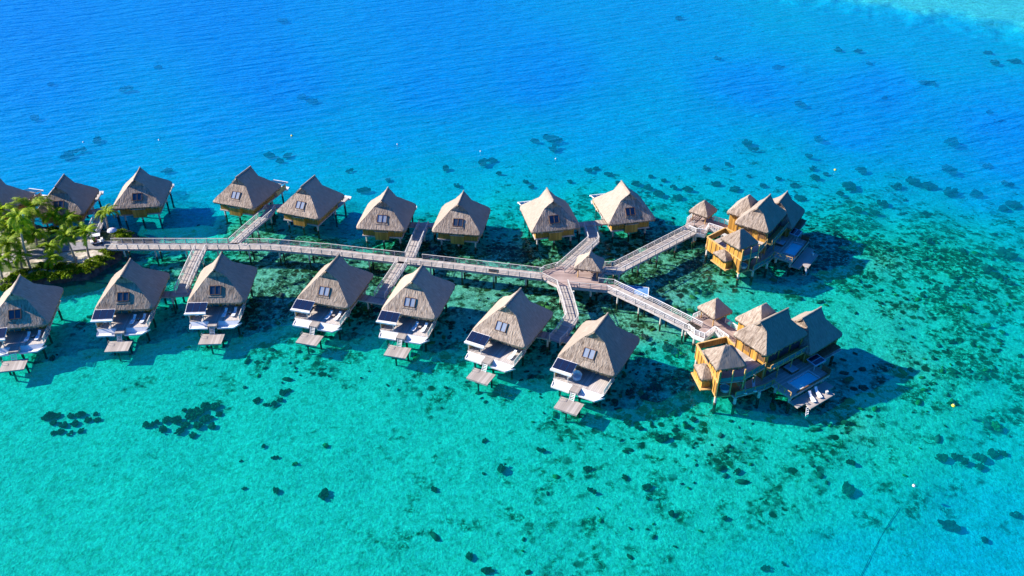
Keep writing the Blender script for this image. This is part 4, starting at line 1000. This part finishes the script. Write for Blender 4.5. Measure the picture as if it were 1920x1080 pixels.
b = nd(nt, 'ShaderNodeBsdfPrincipled'); b.inputs['Roughness'].default_value = .9; nt.links.new(c, b.inputs['Base Color'])
bp = nd(nt, 'ShaderNodeBump'); bp.inputs['Strength'].default_value = .5; bp.inputs['Distance'].default_value = .2; nt.links.new(nf, bp.inputs['Height']); nt.links.new(bp.outputs[0], b.inputs['Normal'])
nt.links.new(b.outputs[0], out.inputs[0]); M['island'] = m; isl.data.materials.append(m)
# path on the island
PX = [(-60, 500), (10, 487), (70, 474), (125, 463), (170, 459), (216, 459)]
PW = [Vector(un(a, b_, 1.45)) for a, b_ in PX]; Lf, Rt = offset_poly(PW, 1.5), offset_poly(PW, -1.5)
mb = MB()
for i in range(len(PW)-1):
    q = [Rt[i], Rt[i+1], Lf[i+1], Lf[i]]; zz = 1.46
    mb.prism([(v.x, v.y) for v in q], 1.2, zz)
M['path'] = solid('grey_path', (.17, .165, .17), (.28, .27, .27), 1.5, .9)
tag(mb.build('path', 'path'), 'grey path leading over the island to the boardwalk', None, None, 'structure')

def palm_crown(mb, c, rad, seed, n=19):
    rr = random.Random(seed)
    for k in range(n):
        az = 2*math.pi*k/n+rr.uniform(-.25, .25); el = R(rr.choice((65, 48, 35, 22, 8, -10))+rr.uniform(-8, 8)); L = rad*rr.uniform(.85, 1.15)
        d = Vector((math.cos(az), math.sin(az), 0)); side = Vector((-d.y, d.x, 0)); p = Vector(c); prev = p.copy(); e = el; ns = 10; P = [p.copy()]
        for i in range(ns):
            p = p+(d*math.cos(e)+Vector((0, 0, math.sin(e))))*L/ns; e -= R(9+rr.uniform(0, 3)); P.append(p.copy())
        for i in range(1, ns+1):
            t = (P[i]-P[i-1]).normalized(); f = i/ns; ll = L*.23*math.sin(math.pi*min(1, f*.86+.12))**.7
            for sgn in (-1, 1):
                for j in (0, .33, .66):
                    q = P[i-1].lerp(P[i], j); tip = q+(side*sgn*.80+t*.45).normalized()*ll*rr.uniform(.8, 1.1)+Vector((0, 0, -ll*rr.uniform(.15, .55)))
                    w = t*.05*rad/3
                    mb.face([q-w, q+w, tip.lerp(q, .4)+w*1.3, tip]); 
        mb.bar(P[0], P[ns//2], .05); mb.bar(P[ns//2], P[ns], .03)
def palm(label, cpx, bpx, rad, seed, zb=1.3, n=19):
    bx, by = un(*bpx, zb)
    # crown height: nearly upright trunk through the crown's place in the photograph
    best = None
    for h in np.arange(2.0, 13, .25):
        x, y = un(*cpx, zb+h); e = math.hypot(x-bx, y-by)
        if best is None or e < best[0]: best = (e, h, x, y)
    _, h, cx_, cy_ = best
    if cy_-by > 2.5: cy_ = by+2.5
    t = thing('palm_tree', label, 'palm tree', (bx, by, zb-.15), 0, 'coconut palms on the island point')
    top = Vector((cx_-bx, cy_-by, h)); mb = MB(); P = []
    for k in range(9):
        f = k/8; P.append((top.x*f**1.6, top.y*f**1.6, top.z*f))
    mb.tube(P, [.24-.11*(k/8) for k in range(9)], 8); mb.build('trunk', 'bark', t, smooth=True)
    mb = MB(); palm_crown(mb, top, rad, seed, n); mb.build('crown', 'leaf', t)
palm('tallest palm, its long pale trunk leaning in front of the left palms', (33, 405), (57, 503), 3.6, 1)
palm('large bushy palm just below the cut-off far bungalow', (59, 388), (66, 432), 4.6, 2, n=20)
palm('dark shaded palm in front of the far bungalow behind the palms', (128, 408), (131, 436), 3.2, 3)
palm('lone palm at the right, beside the short shaded catwalk', (197, 397), (204, 433), 3.1, 4)
palm('small palm left of centre above the path', (66, 434), (70, 462), 3.0, 5)
palm('palm with leaning trunk standing on the sunlit sand left of the straight one', (122, 441), (143, 491), 3.2, 6)
palm('palm with short straight dark trunk on the sunlit sand', (159, 434), (167, 482), 3.2, 7)
palm('low spreading palm just left of the leaning sand palm, behind the short one', (92, 460), (92, 486), 2.8, 8)
palm('short palm rising straight out of the shrubs', (97, 482), (97, 504), 2.8, 9)
palm('yellowish palm at the left edge, upper one', (10, 422), (14, 470), 3.8, 10, n=18)
palm('yellow-green palm at the left edge, middle one', (14, 455), (18, 500), 3.6, 11, n=18)
palm('lowest yellow palm at the left edge', (0, 485), (4, 520), 3.0, 12)
palm('palm behind the tallest one with its crown touching the left edge', (2, 392), (4, 440), 3.6, 13, n=18)
palm('palm squeezed between the tallest palm and the large bushy palm', (42, 432), (46, 470), 3.2, 14)

palm('bushy palm crown between the two left-edge palms and the tallest trunk', (25, 440), (30, 478), 3.4, 15)
palm('palm behind the dark shaded palm with its crown against the far bungalow wall', (100, 402), (104, 430), 3.0, 16)
palm('lowest palm in front of the grey path at left', (38, 478), (42, 506), 2.8, 17)
def bush(label, px, r, seed, hgt=1.1, z=1.1):
    x, y = un(*px, z+.5); rr = random.Random(seed)
    t = thing('shrub', label, 'shrub', (x, y, z-.1), 0, 'green shrubs along the island shore')
    mb = MB()
    for k in range(int(520*r)):
        a = rr.uniform(0, 6.283); q = math.sqrt(rr.random())*r; el = rr.random()
        lump = .75+.35*math.sin(a*3+seed)+.2*math.sin(a*7)
        p = Vector((math.cos(a)*q*1.35*lump, math.sin(a)*q*lump, hgt*(1-(q/r)**2*.75)*(.35+.65*el)))
        n = Vector((rr.uniform(-1, 1), rr.uniform(-1, 1), rr.uniform(.1, 1))).normalized(); u = n.orthogonal().normalized()*rr.uniform(.12, .24); v = n.cross(u)*.6
        mb.face([p-u, p+v, p+u, p-v])
    mb.build('foliage', 'bushleaf', t)
    mb = MB()
    for k in range(4): mb.tube([(0, 0, 0), (rr.uniform(-.5, .5)*r, rr.uniform(-.4, .4)*r, hgt*.6)], [.05, .02], 5)
    mb.build('stem', 'bark', t)
BUSH = [((205, 470), 1.5, 'bright round shrub right below the start of the boardwalk'), ((186, 484), 1.6, 'shrub second from the boardwalk along the near shore'), ((168, 494), 1.8, 'shrub beneath the straight sand palm'),
        ((150, 503), 1.8, 'wide shrub at the near shore below the leaning palm base'), ((132, 500), 1.6, 'shrub to the right of the short palm in the shrubs'), ((120, 511), 1.6, 'low shrub at the tip of the near rocks'),
        ((98, 514), 1.6, 'shrub on the near shore straight below the short palm'), ((76, 512), 1.4, 'shrub by the foot of the tallest palm, right side'), ((60, 518), 1.3, 'shrub just above the ridge of the cut-off near bungalow'),
        ((24, 519), 1.6, 'dark round shrub left of the cut-off near bungalow ridge'), ((8, 538), 1.4, 'dark shrub lowest at the left edge'), ((235, 441), 1.5, 'dark green shrub beyond the start of the boardwalk'),
        ((222, 434), 1.3, 'shrub on the far shore next to the pale parasol'), ((150, 430), 1.4, 'shrub on the far shore behind the straight sand palm'), ((100, 429), 1.4, 'shrub on the far shore beneath the dark shaded palm'), ((78, 498), 1.5, 'shrub between the tallest palm and the short palm'), ((112, 498), 1.5, 'shrub right of the short palm, set back from the rocks'), ((40, 510), 1.4, 'shrub just left of the foot of the tallest palm'), ((125, 436), 1.3, 'shrub at the foot of the dark shaded palm'), ((60, 444), 1.6, 'shrub under the large bushy palm')]
for i, (p, r_, lb) in enumerate(BUSH): bush(lb, p, r_, 100+i)
# parasol and golf cart by the boardwalk head
x, y = un(214, 446, 1.4)
t = thing('parasol', 'pale round parasol near the head of the main boardwalk', 'parasol', (x, y, 1.3))
mb = MB(); mb.lathe([(0, 2.3), (.45, 2.22), (.8, 2.0), (.95, 1.75), (.93, 1.74), (.78, 1.95), (0, 2.2)], n=12); mb.build('canopy', 'cloth', t)
mb = MB(); mb.tube([(0, 0, 0), (0, 0, 2.4)], .03, 6); mb.build('pole', 'timber', t)
mb = MB(); mb.lathe([(0, .1), (.3, .1), (.3, 0)], n=10); mb.build('base', 'timber', t)
x, y = un(183, 456, 1.45)
t = thing('golf_cart', 'small white-roofed cart with dark seats parked on the island path', 'cart', (x, y, 1.46), R(25))
mb = MB(); mb.box(-1.1, 1.1, -.55, .55, .28, .45); mb.box(.75, 1.15, -.5, .5, .45, .85); mb.box(-1.15, -.6, -.55, .55, .45, .72); mb.build('body', 'white', t)
mb = MB(); mb.box(-.95, .85, -.6, .6, 1.78, 1.85); mb.build('roof_panel', 'white', t)
for (a, b_) in ((-.85, -.5), (-.85, .5), (.75, -.5), (.75, .5)):
    mb = MB(); mb.bar((a, b_, .45), (a*.95, b_, 1.78), .05); mb.build('roof_post', 'metal', t)
mb = MB(); mb.box(-.55, .0, -.5, .5, .45, .80); mb.bar((-.55, 0, .8), (-.65, 0, 1.25), 1.0, .09, up=(1, 0, 0)); mb.build('seat', 'redseat', t)
for (a, b_) in ((-.7, -.55), (-.7, .55), (.75, -.55), (.75, .55)):
    mb = MB(); mb.tube([(a, b_-.08, .22), (a, b_+.08, .22)], .22, 12); mb.build('wheel', 'rubber', t)

# ------------------------------------------------------------------ coral
def lump_mesh(seed, flat=.5, sub=3):
    import bmesh
    rr = random.Random(seed); bm = bmesh.new(); bmesh.ops.create_icosphere(bm, subdivisions=sub, radius=1.0)
    ph = [rr.uniform(0, 6.28) for _ in range(8)]
    for v in bm.verts:
        d = v.co.copy(); k = 1+.18*math.sin(d.x*3.1+ph[0])+.15*math.sin(d.y*3.7+ph[1])+.12*math.sin((d.x+d.z)*6+ph[2])+.10*math.sin((d.y-d.x)*9+ph[3])+.07*math.sin(d.x*14+ph[4])*math.sin(d.y*15+ph[5])
        v.co = d*k; v.co.z *= flat
    me = bpy.data.meshes.new('coral_head'); bm.to_mesh(me); bm.free(); me.polygons.foreach_set('use_smooth', [True]*len(me.polygons)); return me
def coral_cluster(seed):
    """a coral head: many knobs grown together, ragged in outline"""
    import bmesh
    rr = random.Random(900+seed); bm = bmesh.new(); n = rr.randint(11, 17); el = rr.uniform(.6, .95)
    for k in range(n):
        a = rr.uniform(0, 6.283); q = math.sqrt(rr.random())*.78; r = rr.uniform(.16, .42)*(1.15-q*.55)
        c = Vector((math.cos(a)*q, math.sin(a)*q*el, .10+.30*(1-q)*rr.random()))
        g = bmesh.ops.create_icosphere(bm, subdivisions=2, radius=1.0); ph = [rr.uniform(0, 6.28) for _ in range(4)]
        for v in g['verts']:
            d = v.co.copy(); f = 1+.22*math.sin(d.x*5+ph[0])+.2*math.sin(d.y*6+ph[1])+.14*math.sin(d.z*8+ph[2]+d.x*4)
            v.co = Vector((d.x*r*f, d.y*r*f, d.z*r*f*.85))+c
    me = bpy.data.meshes.new('coral_head'); bm.to_mesh(me); bm.free(); return me
LM = [coral_cluster(s) for s in range(9)]
def mats_copy(me, key):
    k = me.name+key
    if k not in CACHE: c_ = me.copy(); c_.materials.append(M[key]); CACHE[k] = c_
    return CACHE[k]
CACHE = {}
def seab(x, y): return float(seabed_z(np.array([[x]]), np.array([[y]]))[0, 0])
CLUST = {  # px, py, radius px (photo), material, place
 'in the dark patch of coral at the lower left': [(92,780,15),(108,777,10),(100,792,10),(118,796,11),(132,778,10),(150,776,11),(165,786,10),(178,775,7),(182,786,8),(140,793,11),(112,808,9),(130,811,8),(152,806,8),(98,811,7)],
 'in the large coral patch below the third near bungalow': [(274,795,10),(290,793,11),(305,806,12),(312,786,12),(330,787,14),(335,808,11),(348,795,12),(358,780,13),(362,768,12),(375,772,13),(385,760,12),(400,762,14),(372,795,14),(388,785,14),(398,798,11),(360,815,10),(410,775,8),(345,768,7)],
 'in the small broken coral ring below the fourth near bungalow': [(482,750,10),(500,758,8),(512,757,9),(525,748,8),(530,735,10),(540,730,7)],
 'among the corals beside the last near bungalow': [(1152,752,10),(1177,790,10),(1198,800,10),(1215,780,8),(1240,776,12),(1265,774,10),(1288,798,9),(1300,785,8),(1163,781,7),(1210,745,12),(1180,735,12),(1230,725,14)],
 'in the line of dark coral heads at the lower right': [(1768,858,14),(1800,862,18),(1838,858,17),(1862,850,14),(1835,875,12),(1880,848,10)],
 'on the far sandy slope behind the last far bungalow': [(1105,320,11),(1140,326,10),(1160,343,9),(1068,340,8),(1118,316,8),(1195,345,12),(1215,352,12),(1235,365,14),(1262,350,10),(1245,338,8),(1270,370,12),(1220,330,7)],
 'in the reef front beyond the far suite': [(1290,355,12),(1322,315,9),(1365,308,9),(1340,345,12),(1378,355,12),(1430,348,10),(1405,330,6),(1460,335,9),(1490,348,10),(1500,372,14),(1530,334,12),(1525,316,10),(1590,352,20),(1615,320,16),(1548,326,8),(1575,362,9),(1640,398,10),(1655,382,14),(1608,395,14),(1680,350,14),(1710,340,18),(1740,350,18),(1785,362,20),(1830,365,18),(1735,400,10),(1880,392,14),(1900,385,16)],
}
NTH = ['leftmost', 'second', 'third', 'fourth', 'fifth', 'sixth', 'seventh', 'eighth', 'ninth', 'tenth', 'eleventh', 'twelfth', 'thirteenth', 'fourteenth', 'fifteenth', 'sixteenth', 'seventeenth', 'eighteenth', 'nineteenth', 'twentieth', 'twenty-first', 'twenty-second', 'twenty-third', 'twenty-fourth', 'twenty-fifth', 'twenty-sixth', 'twenty-seventh', 'twenty-eighth']
ci = 0
def coral(px, py, rpx, label, mat='coral', group='submerged coral heads', squash=1.0, lift=0.0):
    global ci
    x, y = un(px, py, -1.8); dist = y*CT+(CZ+1.8)*ST; r = rpx*dist/FPX
    zb = seab(x, y); x, y = un(px, py, zb+.3)
    me = mats_copy(LM[ci % 9], mat); o = bpy.data.objects.new('coral_head', me); scene.collection.objects.link(o)
    o.location = (x, y, zb+.15*r+lift); o.scale = (r, r*squash, min(r*.9, 1.7)); o.rotation_euler = (0, 0, ci*1.7); ci += 1
    tag(o, label, 'coral', group)
for place, L in CLUST.items():
    for k, (a, b_, r_) in enumerate(sorted(L)):
        nm = 'coral head, '+(NTH[k]+' from left ' if k else 'leftmost ')+place
        coral(a, b_, r_, nm)
SING = [((608,926),16,'coral','large round black coral head alone on bright sand, lower left of centre'), ((516,857),9,'coral','oval coral head, larger of two close together on the bright sand'), ((493,836),7,'coral','small oval coral head just above the larger oval one'),
 ((553,868),8,'coral_green','greenish leaf-shaped coral head right of the two ovals'), ((517,918),10,'coral','oval coral head left of the large round black one'), ((457,914),6,'coral','tiny coral head left of the oval one'), ((610,835),10,'coral_green','greenish coral clump above the large round black one'), ((452,862),5,'coral','tiny dark coral speck left of the two ovals'),
 ((814,916),9,'coral','small round coral head near the bottom centre'), ((908,825),8,'coral','small dark coral head below the last-but-one swim platform'), ((1014,842),11,'coral','dark coral head below the last near bungalow'), ((942,876),15,'coral','wide irregular coral head at bottom centre'), ((1240,822),19,'coral','large round dark coral head below the gap between last bungalow and near suite'),
 ((880,1042),12,'coral','dark coral head at the bottom edge, left of centre'), ((915,1070),14,'coral','broad coral head touching the bottom edge'), ((1260,962),11,'coral','coral head in the open at the lower right of centre'), ((1100,878),12,'coral','faint coral head right of the wide irregular one'), ((1172,894),9,'coral','small coral head below the large round dark one'), ((1213,912),12,'coral','coral head under the large round dark one, further down'), ((1110,920),12,'coral','greenish-dark coral head in the lower middle'),
 ((1381,884),11,'coral','coral head in the mottled area right of centre'), ((1596,866),12,'coral','small dark head on mottled ground below the near suite'), ((1590,918),20,'coral','large faint coral mound at the lower right'), ((1778,985),22,'coral','long dark coral mound near the lower right corner'), ((1846,1012),12,'coral','dark coral mound close to the lower right corner'), ((1908,966),15,'coral','coral mound cut by the right edge, low down'), ((1870,800),15,'coral_green','yellow-green coral head at the right, below the yellow buoy'), ((1435,1064),12,'coral','coral head at the bottom edge right of centre'), ((1470,1055),7,'coral','tiny coral head beside the one at the bottom edge'), ((1362,970),9,'coral','small coral head in the lower right quarter'),
 ((1885,478),26,'coral_red','big purplish coral mound at the right edge'), ((1850,505),16,'coral_red','reddish coral mound below the big purplish one'), ((1870,518),14,'coral','dark coral beneath the reddish mound'), ((1742,452),12,'coral_red','reddish coral head right of the far suite shadow'), ((1775,540),11,'coral_red','reddish coral head in the open at the right'), ((1805,470),10,'coral_red','small purplish head left of the big mound'), ((1892,530),12,'coral_red','purplish head low at the right edge'), ((1812,578),12,'coral_green','olive coral head at right below the reddish one'), ((1847,610),11,'coral_green','round yellow-green coral head at the right'), ((1880,622),9,'coral_green','small yellow-green coral near the right edge'), ((1785,640),9,'coral','small dark coral between the right-hand green heads'), ((1660,382),9,'coral_red','reddish coral on the reef front'), ((1252,652),16,'coral_red','rust-brown coral between the last bungalow and the near suite'), ((1210,632),12,'coral_red','rust-brown coral by the right of the last roof'), ((1150,640),10,'coral_green','olive coral peeking past the last roof'),
 ((1035,262),24,'coral','big dark coral patch in the blue water above the far bungalows'), ((1040,278),18,'coral','lower part of the big dark patch in the blue water'), ((1005,266),12,'coral','left end of the big dark patch in the blue water'), ((905,306),17,'coral','dark coral above the fourth far bungalow from the suite'), ((922,301),12,'coral','right lobe of the dark coral above the far row middle'), ((835,317),12,'coral','small coral in cyan water above the far row'), ((936,325),9,'coral','tiny coral right of the dark coral above the far row'), ((728,337),10,'coral','tiny coral by the tip of the sixth far roof'), ((682,358),15,'coral','coral behind the left side of the sixth far roof'), ((857,348),10,'coral','small coral behind the seventh far roof'), ((655,320),10,'coral','faint coral above the gap in the far row'), ((985,340),9,'coral','small coral left of the bungalow near the bent catwalk'), ((997,350),9,'coral','second small coral left of the bungalow near the bent catwalk'),
 ((505,292),14,'coral','left lobe of the dark coral pair above the palm-side catwalk'), ((540,292),12,'coral','right lobe of the dark coral pair above the palm-side catwalk'), ((525,302),12,'coral','lower lobe of the dark corals above the palm-side catwalk'), ((565,183),14,'coral','dark streaky coral high in the blue, left of centre'), ((585,191),14,'coral','second dark streaky coral high in the blue, left of centre'), ((128,293),20,'coral','long dark coral shadowy in the blue above the palms'), ((150,284),16,'coral','middle of the long dark coral above the palms'), ((182,266),16,'coral','upper end of the long dark coral above the palms'), ((237,168),18,'coral','faint coral in the upper left blue'), ((65,222),14,'coral','faint coral at the far left'), ((312,321),12,'coral','coral just right of the third far roof'), ((95,160),12,'coral','faint coral in the upper left corner region'), ((298,126),10,'coral','small faint coral high at the left'), ((530,40),14,'coral','faint dark coral near the top edge'),
 ((1400,270),17,'coral','dark round coral in the blue above the far suite'), ((1412,280),12,'coral','lower edge of the dark coral above the far suite'), ((1535,262),16,'coral','coral patch right of the dark round one in the blue'), ((1517,293),11,'coral','small round coral above the reef front'), ((1500,197),16,'coral','dark coral in the blue at upper right'), ((1460,128),14,'coral','faint coral in the upper right blue'), ((1572,95),12,'coral','left of two dark corals near the pale shelf'), ((1608,97),12,'coral','right of two dark corals near the pale shelf'), ((1630,120),8,'coral','tiny coral below the pair near the pale shelf'), ((1785,268),22,'coral','wide faint coral at the right in deep blue'), ((1740,158),18,'coral','faint coral far right in the deep blue'), ((1658,185),10,'coral','small coral in the right-hand blue'), ((1852,100),11,'coral','coral near the right edge below the shelf'), ((1865,119),14,'coral','coral second from the right edge below the shelf'), ((1900,116),14,'coral','coral at the right edge below the shelf'), ((1855,212),11,'coral','coral in deep blue near right edge'), ((1880,228),10,'coral','coral just below it near the right edge'), ((1780,320),20,'coral','wide coral at right where blue meets cyan'), ((1850,312),14,'coral','long coral at right where blue meets cyan'), ((1888,345),14,'coral','coral near the right edge where blue meets cyan'), ((1275,35),12,'coral','dark speck of coral at the top right of centre'), ((1345,110),10,'coral','faint coral in the upper blue, right of centre')]
for (p, r_, mt, lb) in SING: coral(p[0], p[1], r_, lb, mt, squash=.8)
# loose reef: uncountable small corals scattered over the shallows
rs = np.random.RandomState(5); n = 9000
px = rs.rand(n)*2100-90; py = 330+rs.rand(n)*760; keep = []
XY = np.array([un(a, b_, -1.5) for a, b_ in zip(px, py)]); D, Rr = zones(XY[:, 0], XY[:, 1]); nn = N1.fbm(XY[:, 0]/4, XY[:, 1]/4); Zb = seabed_z(XY[:, 0], XY[:, 1])
sel = (rs.rand(n) < np.clip((Rr-.28)*1.5, 0, 1)*np.clip((nn-.36)*5, 0, 1)*np.where(py > 800, .35, 1)) & (poly_sd(XY[:, 0], XY[:, 1], ISW) < -3)
base = LM[0]; bme = lump_mesh(77, .6, 1); bv = np.array([v.co[:] for v in bme.vertices]); bf = np.array([list(p.vertices) for p in bme.polygons])
for gi, (nm, mt) in enumerate((('reef_rubble', 'coral'), ('reef_rubble', 'coral_green'), ('reef_rubble', 'coral_red'))):
    ids = [i for i in np.nonzero(sel)[0] if (i*7919 % 100 < 62, 62 <= i*7919 % 100 < 90, i*7919 % 100 >= 90)[gi]]
    V = []; F = []; off = 0
    for i in ids:
        r_ = .22+.55*rs.rand()**2.6; a = rs.rand()*6.28; ca, sa = math.cos(a), math.sin(a); sx = r_*(.8+.6*rs.rand())
        q = bv*np.array([sx, r_, r_*.75]); q = np.stack([q[:, 0]*ca-q[:, 1]*sa+XY[i, 0], q[:, 0]*sa+q[:, 1]*ca+XY[i, 1], q[:, 2]+Zb[i]+.1], -1)
        V.append(q); F.append(bf+off); off += len(bv)
    me = bpy.data.meshes.new(nm); me.from_pydata(np.concatenate(V).tolist(), [], np.concatenate(F).tolist()); me.update(); me.materials.append(M[mt])
    me.polygons.foreach_set('use_smooth', [True]*len(me.polygons))
    o = bpy.data.objects.new(nm, me); scene.collection.objects.link(o)
    tag(o, ('dark', 'olive-green', 'reddish')[gi]+' coral rubble scattered thickly over the shallow reef', 'coral reef', None, 'stuff')

# ------------------------------------------------------------------ buoys and cable
for (a, b_, mt, r_, lb) in ((547, 254, 'yellow', .28, 'tiny yellow buoy in the blue water left of centre'), (745, 270, 'buoy', .20, 'white buoy left of the two in the blue above the far row'), (901, 283, 'buoy', .20, 'white buoy above the middle of the far row'), (1042, 297, 'buoy', .20, 'white buoy just below the big dark coral patch'),
                        (1566, 318, 'yellow', .28, 'small yellowish buoy beyond the far suite'), (1714, 910, 'buoy', .24, 'white buoy at the lower right above the cable'), (1788, 760, 'yellow', .30, 'yellow buoy right of the near suite'), (298, 262, 'buoy', .22, 'faint white buoy at the upper left'), (156, 266, 'buoy', .2, 'white buoy beside the long dark coral')):
    x, y = un(a, b_, .1); t = thing('buoy', lb, 'buoy', (x, y, 0), 0, 'small mooring buoys')
    mb = MB(); mb.lathe([(0, -.8*r_), (.7*r_, -.6*r_), (r_, 0), (.85*r_, .55*r_), (.45*r_, .9*r_), (0, r_)], n=12); mb.build('float', mt, t, smooth=True)
    mb = MB(); mb.lathe([(.09, r_*.9), (.09, r_*1.3), (0, r_*1.3)], n=8); mb.build('mooring_ring', 'metal', t)
P = []
for (a, b_) in ((1690, 940), (1668, 975), (1640, 1022), (1612, 1080), (1600, 1110)):
    x, y = un(a, b_, -1.0); P.append((x, y, seab(x, y)+.10))
mb = MB(); mb.tube(P, .03, 6); tag(mb.build('cable', 'rubber'), 'thin dark cable on the seabed at the lower right', 'cable')
